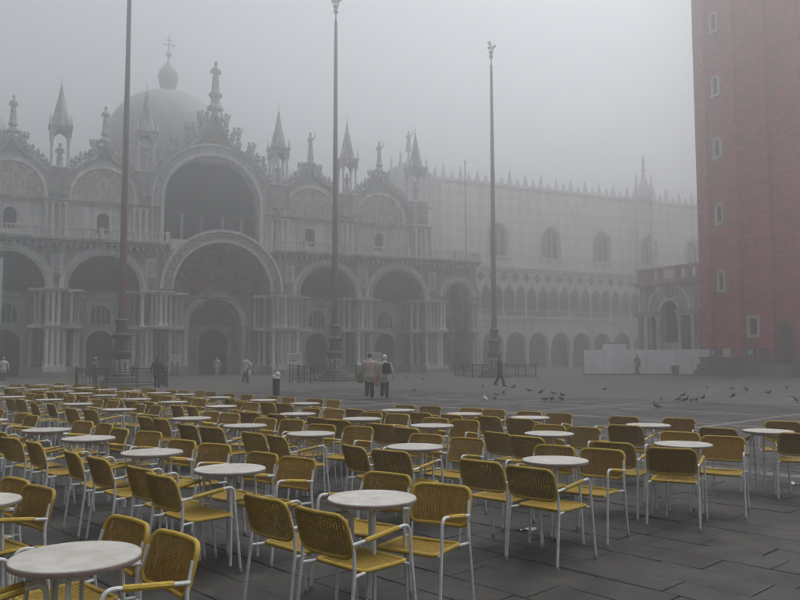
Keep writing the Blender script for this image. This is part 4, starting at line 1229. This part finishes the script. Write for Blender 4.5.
# ------------------------------------------------------------------ café chair (faces +y)
def bend(p0, p1, p2, r, n=5):
    """points of a rounded corner at p1"""
    p0, p1, p2 = Vector(p0), Vector(p1), Vector(p2)
    a, b = p1 + (p0 - p1).normalized() * r, p1 + (p2 - p1).normalized() * r
    return [tuple((1 - t) ** 2 * a + 2 * t * (1 - t) * p1 + t * t * b) for t in [i / n for i in range(n + 1)]]
TR = 0.0107
def back_leg_mesh(s):
    m = MB()
    m.tube([(s * 0.245, -0.275, 0.012), (s * 0.238, -0.225, 0.44), (s * 0.232, -0.225, 0.56), (s * 0.222, -0.262, 0.70)], TR, 8)
    # stub at seat height joining the seat rail
    m.tube([(s * 0.238, -0.225, 0.425), (s * 0.222, -0.17, 0.425), (s * 0.212, -0.12, 0.425)], TR * 0.9, 8)
    return m.mesh('back_leg', 'painted_steel', 40)
def front_leg_mesh(s):
    path = [(s * 0.268, 0.262, 0.012), (s * 0.262, 0.215, 0.45)] + bend((s * 0.262, 0.215, 0.45), (s * 0.26, 0.20, 0.665), (s * 0.245, -0.1, 0.625), 0.06) + [(s * 0.247, -0.1, 0.622), (s * 0.234, -0.238, 0.603)]
    m = MB().tube(path, TR, 8)
    m.tube([(s * 0.258, 0.2, 0.425), (s * 0.2, 0.19, 0.425)], TR * 0.8, 8)
    return m.mesh('front_leg', 'painted_steel', 40)
def armrest_mesh(s):
    m = MB().tube([(s * 0.2545, 0.105, 0.6505), (s * 0.249, -0.05, 0.6295), (s * 0.243, -0.145, 0.6165)], 0.0158, 8)
    for k in range(14):
        t = k / 13
        y = 0.1 - 0.24 * t; x = 0.2545 - 0.0115 * t; z = 0.65 - 0.0335 * t
        m.tube([(s * x, y + 0.006, z + 0.0008), (s * x, y - 0.004, z - 0.0005)], 0.0169, 8)
    return m.mesh('armrest', 'rattan_rim', 40)
BW2, BZ0, BZ1 = 0.226, 0.525, 0.772                      # backrest half width and heights
def back_pt(x, z):
    """point of the curved, leaning back panel"""
    t = (z - BZ0) / (BZ1 - BZ0)
    return (x, -0.222 - 0.07 * t - 0.032 * (1 - (x / BW2) ** 2) , z)
def rounded_rect(hw, z0, z1, r, n=5):
    pts = []
    for cx_, cz_, a0 in ((hw - r, z1 - r, 0), (-hw + r, z1 - r, 90), (-hw + r, z0 + r, 180), (hw - r, z0 + r, 270)):
        for i in range(n + 1):
            a = R(a0 + 90 * i / n); pts.append((cx_ + r * math.cos(a), cz_ + r * math.sin(a)))
    out = []
    for (xa, za), (xb, zb) in zip(pts, pts[1:] + pts[:1]):
        k = max(1, int(math.hypot(xb - xa, zb - za) / 0.045))
        for i in range(k): out.append((xa + (xb - xa) * i / k, za + (zb - za) * i / k))
    return out
def rim_mesh(name, pts3, rad, mat):
    m = MB()
    pts3 = [Vector(p) for p in pts3]
    n = len(pts3)
    vs, fs = [], []
    cen = sum(pts3, Vector()) / n
    for i, p in enumerate(pts3):
        t = (pts3[(i + 1) % n] - pts3[i - 1]).normalized()
        o = (p - cen); o = (o - t * o.dot(t)).normalized(); b = t.cross(o)
        for k in range(8):
            a = 2 * math.pi * k / 8
            vs.append(tuple(p + o * rad * math.cos(a) + b * rad * math.sin(a)))
    for i in range(n):
        for k in range(8):
            k2, i2 = (k + 1) % 8, (i + 1) % n
            fs.append((i * 8 + k, i * 8 + k2, i2 * 8 + k2, i2 * 8 + k))
    return m.add(vs, fs).mesh(name, mat, 60)
def backrest_mesh():
    m = MB()
    n = 38
    for k in range(n):                                   # upright cords
        x = -BW2 + 0.012 + (2 * BW2 - 0.024) * (k + 0.5) / n
        zt, zb_ = BZ1 - 0.012, BZ0 + 0.012
        edge = abs(x) - (BW2 - 0.062)
        if edge > 0: c_ = 0.062 - math.sqrt(max(0, 0.062 ** 2 - edge ** 2)); zt -= c_; zb_ += c_
        off = 0.003 if k % 2 else -0.003
        path = [back_pt(x, zb_ + (zt - zb_) * i / 4) for i in range(5)]
        m.tube([(a, b + off, c) for a, b, c in path], [(0.0056, 0.0042)] * 5, 6, cap=False)
    for j in range(14):                                  # cross weave
        z = BZ0 + 0.02 + (BZ1 - BZ0 - 0.04) * j / 13
        path = [back_pt(-BW2 + 0.02 + (2 * BW2 - 0.04) * i / 8, z) for i in range(9)]
        m.tube(path, 0.0042, 5, cap=False)
    return m.mesh('backrest', 'rattan_back', 50)
def seat_z(x, y):
    return 0.432 - 0.014 * (1 - (x / 0.21) ** 2) * (1 - ((y) / 0.22) ** 2)
def seat_mesh():
    m = MB()
    n = 34
    for k in range(n):
        x = -0.205 + 0.41 * (k + 0.5) / n
        zz = 0.0022 if k % 2 else -0.0022
        m.tube([(x, -0.13 + 0.35 * i / 6, seat_z(x, -0.13 + 0.35 * i / 6) + zz) for i in range(7)], [(0.0064, 0.0045)] * 7, 6, cap=False)
    for j in range(14):
        y = -0.115 + 0.32 * j / 13
        m.tube([(-0.2 + 0.4 * i / 6, y, seat_z(-0.2 + 0.4 * i / 6, y)) for i in range(7)], 0.004, 5, cap=False)
    return m.mesh('seat', 'rattan', 50)
CH = {'seat': seat_mesh(), 'backrest': backrest_mesh()}
CH['seat_rim'] = rim_mesh('seat_rim', [(x, z, 0.432) for x, z in rounded_rect(0.213, -0.135, 0.225, 0.035)], 0.0145, 'rattan_rim')
CH['backrest_rim'] = rim_mesh('backrest_rim', [back_pt(x, z) for x, z in rounded_rect(BW2, BZ0, BZ1, 0.062)], 0.0135, 'rattan_rim')
CH['foot'] = MB().lathe([(0.015, 0.0), (0.0155, 0.016), (0.013, 0.03)], seg=8).mesh('foot', 'rubber')
LEGS = {s: (back_leg_mesh(s), front_leg_mesh(s), armrest_mesh(s)) for s in (-1, 1)}
def chair(x, y, heading, lab, grp):
    """heading = ground angle the sitter looks along"""
    t = thing('armchair', lab, 'chair', (x, y, 0.0), heading - math.pi / 2, grp)
    st = link('seat', CH['seat'], t); link('seat_rim', CH['seat_rim'], st)
    bk = link('backrest', CH['backrest'], t); link('backrest_rim', CH['backrest_rim'], bk)
    near = y < 9
    for s in (-1, 1):
        a = link('back_leg', LEGS[s][0], t); b = link('front_leg', LEGS[s][1], t)
        if near:
            link('foot', CH['foot'], a, (s * 0.245, -0.275, 0)); link('foot', CH['foot'], b, (s * 0.268, 0.262, 0))
        link('armrest', LEGS[s][2], t)
    return t
# ------------------------------------------------------------------ café table
TT = MB().lathe([(0.270, 0.716), (0.290, 0.718), (0.293, 0.722), (0.293, 0.742), (0.289, 0.747), (0.27, 0.7475), (0.14, 0.748)], seg=48).mesh('top', 'table_marble', 40)
TE = MB().lathe([(0.2945, 0.7215), (0.2955, 0.724), (0.2955, 0.739), (0.2945, 0.7415)], seg=48, cap=False).mesh('edge_band', 'table_edge', 60)
TL = MB().tube([(0.0, 0.0, 0.694), (0.1, 0, 0.694)] + bend((0.1, 0, 0.694), (0.205, 0, 0.694), (0.235, 0, 0.012), 0.055, 6) + [(0.235, 0, 0.012)], 0.0115, 8).mesh('leg', 'painted_steel', 40)
TP = MB().lathe([(0.06, 0.695), (0.11, 0.706), (0.11, 0.716)], seg=16).mesh('bracket', 'painted_steel')
def table(x, y, rot, lab, grp):
    t = thing('round_table', lab, 'table', (x, y, 0.0), rot, grp)
    tp = link('top', TT, t); link('edge_band', TE, tp)
    for k in range(4): link('leg', TL, t, (0, 0, 0), k * math.pi / 2)
    link('bracket', TP, t)
    return t
# tables where their tops show in the photograph; the field behind continues the same grid
TAB_PX = [(76, 555), (372, 497), (555, 459.5), (683, 443.5), (768, 430.5), (-28, 500), (230, 468), (415, 446), (549, 433), (648, 424.5), (152, 451.5), (311, 433),
          (432, 425), (530, 417), (88.5, 437.7), (245, 425), (362, 418.3), (464.5, 413.3), (46.5, 429.3), (191.5, 417.8), (297.5, 413.3), (398, 409.7), (119, 409),
          (221, 405.8), (305, 403), (78, 403.5), (173.5, 401.5), (263, 399.8), (49.5, 399.3), (137.5, 398.7), (218, 397), (12, 396.5), (105, 395), (184, 394),
          (81, 393), (130, 390.8), (63, 391), (37, 389)]
TABS = [ground(x, y, 0.748) for x, y in TAB_PX]
CU = Vector((math.cos(R(45)), math.sin(R(45)))); CV = Vector((math.sin(R(45)), -math.cos(R(45))))
for u, v in ((6.7, -21.4), (8.6, -25.3), (10.0, -22.0), (10.1, -23.8), (10.2, -25.7), (10.3, -27.6), (3.9, -12.6), (-0.4, -3.6), (8.7, -27.2), (3.9, -14.5), (10.0, -18.9)):
    p = CU * u + CV * v
    TABS.append((p.x, p.y))
crng = random.Random(21)
ORDER = ('outermost', 'second', 'third', 'fourth', 'fifth', 'sixth')
def row_of(x, y):
    """how many tables in from the open paving"""
    u = x * CU.x + y * CU.y
    return next((k for k, lim in enumerate((9.2, 7.2, 5.0, 2.6, 0.6)) if u > lim), 5)
def chair_words(inward, k, row):
    seat = ('left', 'right')[k % 2]
    face = 'facing the basilica' if inward else 'backing the basilica'
    where = 'outermost café table' if row == 0 else 'café table ' + ORDER[row] + ' in from the edge'
    return ('yellow armchair ' + face + ', ' + seat + ('-hand seat at an ' if row == 0 else '-hand at a ') + where,
            'chairs ' + face + ', ' + seat + '-hand, ' + ORDER[row] + ' tables')
# offsets of the chair backs from the table (along, across), heading jitter; lists may be overridden per table
DEF = [(-0.66, -0.34, 0), (-0.68, 0.24, 0), (0.66, 0.10, 8), (0.66, -0.47, 8)]
OVER = {0: [(-0.62, -0.3, 0), (-0.66, 0.3, 0), (0.46, 0.09, 0), (0.47, -0.44, 2)],
        1: [(-0.60, -0.37, 0), (-0.64, 0.2, 0), (0.52, 0.13, 13), (0.64, -0.5, 8)],
        2: [(-0.68, -0.29, 2), (-0.75, 0.24, 1), (0.73, 0.05, 8), (0.69, -0.46, 4)],
        3: [(-0.66, -0.45, 6), (-0.72, 0.20, 20), (0.70, 0.12, 14), (0.82, -0.42, 10)],
        4: [(-0.42, -0.45, 4), (-0.40, 0.48, 20), (1.15, -0.2, 14)],
        5: [(0.42, 0.0, 4), (0.43, -0.5, 4), (-0.6, -0.2, 0)],
        6: [(-0.59, -0.37, 0), (-0.69, 0.11, 0), (0.66, 0.10, 6), (0.64, -0.44, 4)],
        9: [(-0.63, 0.0, 8), (0.9, 0.0, 12), (0.67, -0.7, 8)]}
for i, (x, y) in enumerate(TABS):
    row = row_of(x, y)
    table(x, y, crng.uniform(0, 1.5), 'round marble café table on bent white legs, ' + (ORDER[row] + ' in from the open paving' if row else 'outermost of its row'),
          'café tables, ' + ORDER[row] + ' in')
    for k, (du, dv, dh) in enumerate(OVER.get(i, DEF)):
        jit = 0.3 if i in OVER else 1.0
        du += crng.uniform(-0.08, 0.08) * jit; dv += crng.uniform(-0.06, 0.06) * jit
        inward = du < 0
        h = R(45 + dh + crng.gauss(0, 4.5) * jit) + (0 if inward else math.pi)
        back = Vector((x, y)) + CU * du + CV * dv
        c = back + Vector((math.cos(h), math.sin(h))) * 0.29        # backrest top sits 0.29 m behind the chair's centre
        chair(c.x, c.y, h, *chair_words(inward, k, row))
# scraps of paper on the slabs
for k, (a, b) in enumerate(((527, 530), (794, 484))):
    x, y = ground(a, b)
    mb = MB()
    n = 5
    vs = [(-0.09 + 0.045 * i, -0.03 + 0.02 * j, 0.008 + 0.012 * math.sin(i * 1.7 + j)) for j in range(4) for i in range(n)]
    mb.add(vs + [(a_, b_, c_ - 0.002) for a_, b_, c_ in vs], [(j * n + i, j * n + i + 1, (j + 1) * n + i + 1, (j + 1) * n + i) for j in range(3) for i in range(n - 1)] +
           [(20 + (j + 1) * n + i, 20 + (j + 1) * n + i + 1, 20 + j * n + i + 1, 20 + j * n + i) for j in range(3) for i in range(n - 1)])
    o = mb.build('paper_scrap', 'paper_litter', smooth=60, loc=(x, y, 0), rot=0.4 + k)
    tag(o, ('crumpled scrap of white paper on the paving under a café chair', 'small scrap of white paper on open paving beside a pale stone strip')[k], 'litter')
# ------------------------------------------------------------------ people: one skin over limbs, then coloured by region
def person(name_label, x, y, heading, h=1.72, top='coat_beige', legs='jeans', hair='hair_dark', hat=None, coat=0.0, stride=0.0,
           arms=((0.06, 0.02, 0.0), (0.06, 0.02, 0.0)), bulk=1.0, lean=0.0, sleeve_skin=False, look=0.0):
    """faces +y. arms: per side (out, forward, bend forward)"""
    MATL = [top, legs, 'skin', hat or hair, 'shoes']
    prim = []                                                    # (points, radii, region)
    def limb(pts, rad, reg): prim.append(([Vector(p) for p in pts], rad, reg))
    hipz, kz = 0.92, 0.49
    for s in (-1, 1):
        st = stride * s
        hip = (s * 0.085, 0, hipz)
        knee = (s * 0.095, st * 0.22 + (0.05 if stride and s < 0 else 0.0), kz)
        ank = (s * 0.10, st * 0.36 - (0.05 if stride and s < 0 else 0), 0.10 + (0.06 if stride and s < 0 else 0))
        limb([hip, knee, ank], [(0.112 * bulk, 0.115 * bulk), (0.086, 0.09), (0.074, 0.078)], 1)
        limb([(ank[0], ank[1] - 0.05, ank[2] - 0.045), (ank[0] + s * 0.01, ank[1] + 0.07, ank[2] - 0.055), (ank[0] + s * 0.02, ank[1] + 0.17, ank[2] - 0.062)], [0.048, 0.046, 0.034], 4)
    ly = lean
    tz = [(0.86, 0.155, 0.115), (0.96, 0.165, 0.12), (1.10, 0.15, 0.115), (1.28, 0.175, 0.125), (1.40, 0.185, 0.11), (1.46, 0.12, 0.08)]
    if coat: tz = [(hipz - coat, 0.20 + 0.05 * coat, 0.15 + 0.03 * coat), (0.86, 0.20, 0.15)] + [(z, a * 1.1, b * 1.15) for z, a, b in tz[1:]]
    limb([(0, ly * max(0, z - 0.9), z) for z, a, b in tz], [(a * bulk, b * bulk) for z, a, b in tz], 0)
    hy = ly * 0.75
    limb([(0, ly * 0.52, 1.44), (0, hy + 0.01, 1.56)], [0.06, 0.055], 2)
    H = [(0, hy + 0.015, 1.645)]
    for s, (out, fwd, bnd) in zip((-1, 1), arms):
        sh = Vector((s * 0.19 * bulk, ly * 0.5, 1.40))
        el = sh + Vector((s * (0.05 + out), fwd * 0.6 - 0.02, -0.28 + abs(out) * 0.2))
        wr = el + Vector((-s * bnd * 0.25 + s * 0.01, 0.03 + fwd * 0.4 + bnd * 0.22, -0.245 + bnd * 0.22))
        limb([sh, el, wr], [0.068 * bulk, 0.056 * bulk, 0.044], 0)
        d = (wr - el).normalized()
        side = Vector((0, 1, 0)) - d * d.y; side = side.normalized() if side.length > 0.1 else Vector((1, 0, 0))
        palm = wr + d * 0.055
        limb([wr, palm, wr + d * 0.09], [(0.028, 0.022), (0.04, 0.02), (0.038, 0.017)], 2)
        nrm = d.cross(side)
        for q, (off, ln) in enumerate(((0.03, 0.062), (0.010, 0.072), (-0.010, 0.068), (-0.03, 0.052))):
            b0 = wr + d * 0.088 + side * off
            limb([b0, b0 + d * ln * 0.55 - nrm * s * 0.012, b0 + d * ln * 0.9 - nrm * s * 0.032], [0.011, 0.0105, 0.009], 2)
        b0 = wr + d * 0.035 + side * 0.035
        limb([b0, b0 + d * 0.03 + side * 0.022, b0 + d * 0.062 + side * 0.026], [0.013, 0.012, 0.0095], 2)
    mb = MB()
    for pts, rad, reg in prim:
        mb.tube(pts, rad, 12)
        for p, r in ((pts[0], rad[0]), (pts[-1], rad[-1])):
            rr = r if isinstance(r, tuple) else (r, r)
            mb.ball(p, (rr[0] * 0.99, (rr[1] if abs((pts[-1] - pts[0]).normalized().z) > 0.5 else rr[0]) * 0.99, min(rr) * 0.7 if reg == 0 and len(pts) > 4 else min(rr) * 0.98), 12, 8)
    hx, hz_ = H[0][1], 1.645
    balls = [((0, hx, hz_), (0.075, 0.092, 0.112), 2), ((0, hx + 0.02, hz_ - 0.055), (0.055, 0.065, 0.06), 2), ((0, hx + 0.098, hz_ - 0.015), (0.013, 0.022, 0.024), 2),
             ((-0.077, hx - 0.003, hz_ - 0.01), (0.012, 0.02, 0.03), 2), ((0.077, hx - 0.003, hz_ - 0.01), (0.012, 0.02, 0.03), 2),
             ((0, hx + 0.082, hz_ - 0.062), (0.026, 0.012, 0.008), 2), ((0, hx - 0.018, hz_ + 0.028), (0.086, 0.098, 0.1), 3)]
    if hat: balls.append(((0, hx - 0.012, hz_ + 0.055), (0.094, 0.108, 0.085), 3))
    for c, r, reg in balls: mb.ball(c, r, 14, 10)
    me = remeshed(mb, 'figure', MATL, 0.0088)
    co = np.empty(len(me.vertices) * 3, np.float32); me.vertices.foreach_get('co', co); co = co.reshape(-1, 3)
    best = np.full(len(co), 1e9); reg_v = np.zeros(len(co), int)
    for pts, rad, reg in prim:
        for i in range(len(pts) - 1):
            a, b = np.array(pts[i]), np.array(pts[i + 1])
            ab = b - a; t = np.clip(((co - a) @ ab) / (ab @ ab), 0, 1)
            r0 = max(rad[i]) if isinstance(rad[i], tuple) else rad[i]; r1 = max(rad[i + 1]) if isinstance(rad[i + 1], tuple) else rad[i + 1]
            r0m = min(rad[i]) if isinstance(rad[i], tuple) else rad[i]
            d = np.linalg.norm(co - (a + t[:, None] * ab), axis=1) / (r0 + (r1 - r0) * t)
            if reg == 0 and len(pts) > 4: d = d * 0.93
            w = d < best; best[w] = d[w]; reg_v[w] = reg
    for c, r, reg in balls:
        d = np.linalg.norm((co - np.array(c)) / np.array(r), axis=1)
        w = d < best; best[w] = d[w]; reg_v[w] = reg
    face = (co[:, 1] > hx + 0.045) & (co[:, 2] < hz_ + 0.06) & (co[:, 2] > hz_ - 0.13) & (np.abs(co[:, 0]) < 0.085)
    reg_v[face] = 2
    if coat: reg_v[(reg_v == 1) & (co[:, 2] > hipz - coat + 0.015)] = 0
    k = h / 1.75
    me.vertices.foreach_set('co', (co * k).ravel())
    idx = [int(np.bincount(reg_v[list(p.vertices)]).argmax()) for p in me.polygons]
    me.polygons.foreach_set('material_index', idx)
    me.polygons.foreach_set('use_smooth', [True] * len(me.polygons))
    me.update()
    zmin = co[:, 2].min() * k
    o = link('person', me, None, (x, y, -zmin), heading - math.pi / 2)
    tag(o, name_label, 'person', 'people in the square')
    for s in (-1, 1):
        e = MB().ball((s * 0.03 * k, (hx + 0.083) * k, (hz_ + 0.005) * k), (0.011 * k, 0.009 * k, 0.008 * k), 8, 6)
        e.build('eye', 'hair_dark', o)
    return o
def bag(lab, mat, x, y, z, w, d, h, rot, handle=True, name='shoulder_bag'):
    t = thing(name, lab, 'bag', (x, y, z), rot, None)
    mb = MB()
    mb.lathe([(0.40, 0), (0.5, 0.06), (0.52, 0.35), (0.47, 0.75), (0.40, 0.96), (0.3, 1.0)], seg=14, sx=w, sy=d)
    mb.v = [(a, b, c * h) for a, b, c in mb.v]
    mb.build('body', mat, t)
    MB().tube([(-w * 0.3, 0, h * 0.97), (-w * 0.2, 0, h + 0.14), (w * 0.2, 0, h + 0.14), (w * 0.3, 0, h * 0.97)], 0.012, 6).build('strap', mat, t)
    return t
def rel(o, dx, dy):
    a = o.rotation_euler.z
    return o.location.x + dx * math.cos(a) - dy * math.sin(a), o.location.y + dx * math.sin(a) + dy * math.cos(a)

x, y = ground(369.5, 398.3)
p = person('person in beige jacket and dark trousers walking away beside a companion in white cap', x, y, R(94), 1.80, 'coat_beige', 'trousers_dark', 'hair_dark', None, 0.08, 0.12, bulk=1.1)
bx_, by_ = rel(p, -0.36, -0.02)
bag('olive shoulder bag hanging at the side of the person in beige', 'bag_olive', bx_, by_, 0.62, 0.24, 0.14, 0.40, 0.3)
x, y = ground(384.5, 398.3)
p = person('person in cream jacket and white cap walking away with a black backpack', x, y, R(88), 1.72, 'coat_cream', 'trousers_dark', 'hair_grey', 'cap_white', 0.07, -0.12, bulk=1.1)
bx_, by_ = rel(p, 0.1, -0.24)
t = thing('backpack', 'black backpack worn by the person in the white cap', 'backpack', (bx_, by_, 0.98), R(-2))
mb = MB(); mb.lathe([(0.36, 0), (0.5, 0.05), (0.53, 0.3), (0.5, 0.65), (0.4, 0.9), (0.22, 1.0)], seg=16, sx=0.36, sy=0.24); mb.v = [(a, b, c * 0.46) for a, b, c in mb.v]
mb.build('body', 'bag_black', t)
MB().lathe([(0.3, 0.05), (0.36, 0.1), (0.34, 0.2), (0.25, 0.24)], (0, -0.09, 0), 12, 0.36, 0.24).build('pocket', 'bag_black', t)
for s in (-1, 1): MB().tube([(s * 0.09, 0.08, 0.05), (s * 0.12, 0.14, 0.2), (s * 0.1, 0.12, 0.42)], 0.016, 6).build('strap', 'bag_black', t)
bx_, by_ = rel(p, -0.30, -0.02)
bag('small pink and white shopping bag carried between the couple', 'bag_pink', bx_, by_, 0.46, 0.16, 0.1, 0.26, 0.1, name='shopping_bag')
x, y = ground(500, 386.3)
person('person in black coat with reddish cap striding past the far flagpole railing', x, y, R(-8), 1.72, 'coat_black', 'trousers_dark', 'hair_dark', 'cap_red', 0.2, 0.62, arms=((0.03, -0.1, 0.0), (0.03, 0.12, 0.1)), bulk=1.12)
x, y = ground(637.5, 375.3)
p = person('person in grey coat standing with one arm bent before the white hoarding', x, y, R(200), 1.8, 'coat_grey', 'jeans', 'hair_dark', None, 0.1, 0.2, arms=((0.16, 0.0, 0.5), (0.16, 0.05, 0.6)), bulk=1.08)
bx_, by_ = rel(p, -0.4, 0.1)
bag('dark shoulder bag on the person before the hoarding', 'bag_black', bx_, by_, 0.75, 0.3, 0.14, 0.32, 0.5)
x, y = ground(245.5, 383.2)
p = person('person in white and grey jacket walking towards the main church door', x, y, R(60), 1.72, 'coat_white', 'jeans', 'hair_dark', None, 0.0, 0.2, arms=((0.06, 0.1, 0.2), (0.14, 0.1, 0.2)), bulk=1.15)
bx_, by_ = rel(p, 0.36, -0.02)
bag('white shopping bag swinging from the hand of the person in white jacket', 'bag_white', bx_, by_, 0.52, 0.2, 0.1, 0.34, 0.3, name='shopping_bag')
x, y = ground(157, 387.5)
person('person in dark coat leaning by the corner of the near flagpole railing', x, y, R(120), 1.62, 'coat_black', 'trousers_dark', 'hair_dark', None, 0.22, 0.0, bulk=1.2, lean=0.12)
x, y = ground(95, 384.5)
person('person in grey-blue jacket behind the near flagpole railing', x, y, R(140), 1.66, 'coat_grey', 'jeans', 'hair_grey', None, 0.0, 0.1, bulk=1.05)
x, y = ground(217, 375.2)
person('person in pale clothes standing in the main church doorway', x, y, R(-70), 1.66, 'coat_white', 'coat_white', 'hair_dark', None, 0.1, 0.0, bulk=1.0)
x, y = ground(3, 381)
person('person in pale jacket standing below the mint banner by the far left portal', x, y, R(-60), 1.7, 'coat_white', 'jeans', 'hair_grey', None, 0.1, 0.0, bulk=1.05)

# ------------------------------------------------------------------ pigeons
def pigeon_mesh(kind):
    mb = MB()
    pitch = {'peck': -0.35, 'stand': 0.25, 'walk': 0.05, 'wings': 0.15}[kind]
    c, s = math.cos(pitch), math.sin(pitch)
    def q(y, z): return (0.0, y * c - z * s, 0.12 + y * s + z * c)
    mb.tube([q(-0.13, 0.0), q(-0.07, 0.01), q(0.0, 0.012), (0, q(0.07, 0.012)[1], q(0.07, 0.012)[2]), q(0.105, 0.02)], [(0.022, 0.016), (0.05, 0.044), (0.065, 0.06), (0.055, 0.055), (0.03, 0.035)], 12)
    n0 = q(0.085, 0.03)
    hd_ = {'peck': (0, n0[1] + 0.05, 0.05), 'stand': (0, n0[1] + 0.02, n0[2] + 0.085), 'walk': (0, n0[1] + 0.045, n0[2] + 0.06), 'wings': (0, n0[1] + 0.04, n0[2] + 0.05)}[kind]
    mb.tube([q(0.06, 0.02), n0, hd_], [0.042, 0.032, 0.02], 9)
    mb.ball(hd_, (0.022, 0.03, 0.023))
    mb.tube([(0, hd_[1] + 0.02, hd_[2]), (0, hd_[1] + 0.05, hd_[2] - 0.008)], [0.009, 0.003], 6)
    mb.tube([q(-0.09, 0.0), q(-0.2, -0.004), q(-0.235, -0.006)], [(0.03, 0.015), (0.036, 0.008), (0.038, 0.006)], 10)
    for sd in (-1, 1):
        if kind == 'wings':
            r = [(sd * 0.04, q(0.03, 0.04)[1], q(0.03, 0.04)[2]), (sd * 0.17, q(0.02, 0.0)[1], 0.25), (sd * 0.33, q(-0.05, 0)[1], 0.24)]
            mb.tube(r, [(0.05, 0.012), (0.07, 0.009), (0.02, 0.006)], 10)
        else:
            mb.tube([(sd * 0.05, q(0.05, 0.02)[1], q(0.05, 0.02)[2]), (sd * 0.058, q(-0.04, 0.012)[1], q(-0.04, 0.012)[2]), (sd * 0.022, q(-0.17, 0.012)[1], q(-0.17, 0.012)[2])], [(0.012, 0.035), (0.014, 0.036), (0.006, 0.012)], 8)
    return remeshed(mb, 'pigeon_' + kind, ['pigeon_dark'], 0.009)
PG = {k: pigeon_mesh(k) for k in ('peck', 'stand', 'walk', 'wings')}
PGW = PG['stand'].copy(); PGW.materials.clear(); PGW.materials.append(MATS['pigeon_white'])
PLEG = MB().tube([(0, 0, 0.09), (0, -0.01, 0.045), (0, 0.0, 0.006)], 0.006, 5)
for a in (-0.5, 0, 0.5, math.pi): PLEG.tube([(0, 0, 0.006), (0.035 * math.sin(a), 0.035 * math.cos(a), 0.004)], 0.004, 5)
PLEG = PLEG.mesh('pigeon_leg', 'pigeon_leg')
PLAB = {'peck': 'dark pigeon pecking with its head down on the open paving', 'stand': 'dark pigeon standing upright on the open paving',
        'walk': 'dark pigeon walking with level body on the open paving', 'wings': 'dark pigeon on the open paving with its wings spread',
        'white': 'white pigeon standing among dark ones on the open paving'}
birds = [(482.7, 388.5, 'stand'), (513.5, 389, 'stand'), (503.7, 395, 'walk'), (497, 397, 'walk'), (485, 401, 'white'), (495, 401, 'peck'), (529.4, 392.5, 'walk'), (553.7, 395.4, 'walk'),
         (545.6, 401.5, 'walk'), (552, 402, 'peck'), (562.5, 397.5, 'walk'), (561.7, 401.5, 'peck'), (604.5, 391.2, 'walk'), (657, 409.5, 'stand'), (661.4, 401.5, 'walk'), (678.4, 401.8, 'stand'),
         (683.4, 397.5, 'stand'), (685.4, 402.8, 'stand'), (691.6, 402.4, 'peck'), (696.4, 402.4, 'walk'), (703.4, 400.4, 'stand'), (707, 389.2, 'walk'), (732.4, 390.4, 'walk'), (747, 391.8, 'wings'),
         (732.6, 398.6, 'wings'), (768.6, 394.8, 'walk'), (786.6, 389.4, 'walk'), (797, 403.2, 'wings'), (405.5, 380, 'wings'), (422.5, 380.4, 'walk'), (414.5, 392.2, 'walk'), (541.2, 394.3, 'peck'), (772, 372.4, 'walk')]
brng = random.Random(9)
for a, b, k in birds:
    x, y = ground(a, b)
    t = thing('pigeon', PLAB[k], 'pigeon', (x, y, 0), brng.uniform(-math.pi, math.pi), 'white pigeons' if k == 'white' else 'pigeons ' + {'peck': 'pecking', 'stand': 'standing', 'walk': 'walking', 'wings': 'with spread wings'}[k])
    sc = brng.uniform(0.8, 0.98)
    t.scale = (sc, sc, sc)
    link('body', PGW if k == 'white' else PG[k], t)
    for s in (-0.028, 0.028): link('leg', PLEG, t, (s, 0.0, 0))

# ------------------------------------------------------------------ fog
hz = MB().box(-350, 350, -350, 350, -1.2, HAZE_TOP)
hm = bpy.data.materials.new('fog')
hm.use_nodes = True
hn = hm.node_tree.nodes
hn.clear()
pvn = hn.new('ShaderNodeVolumePrincipled')
pvn.inputs['Color'].default_value = (0.855, 0.862, 0.868, 1)
pvn.inputs['Density'].default_value = HAZE_DENSITY
pvn.inputs['Anisotropy'].default_value = 0.85
hout = hn.new('ShaderNodeOutputMaterial')
hm.node_tree.links.new(pvn.outputs[0], hout.inputs['Volume'])
MATS['fog'] = hm
ho = hz.build('haze', 'fog', smooth=0)
ho['kind'] = 'stuff'
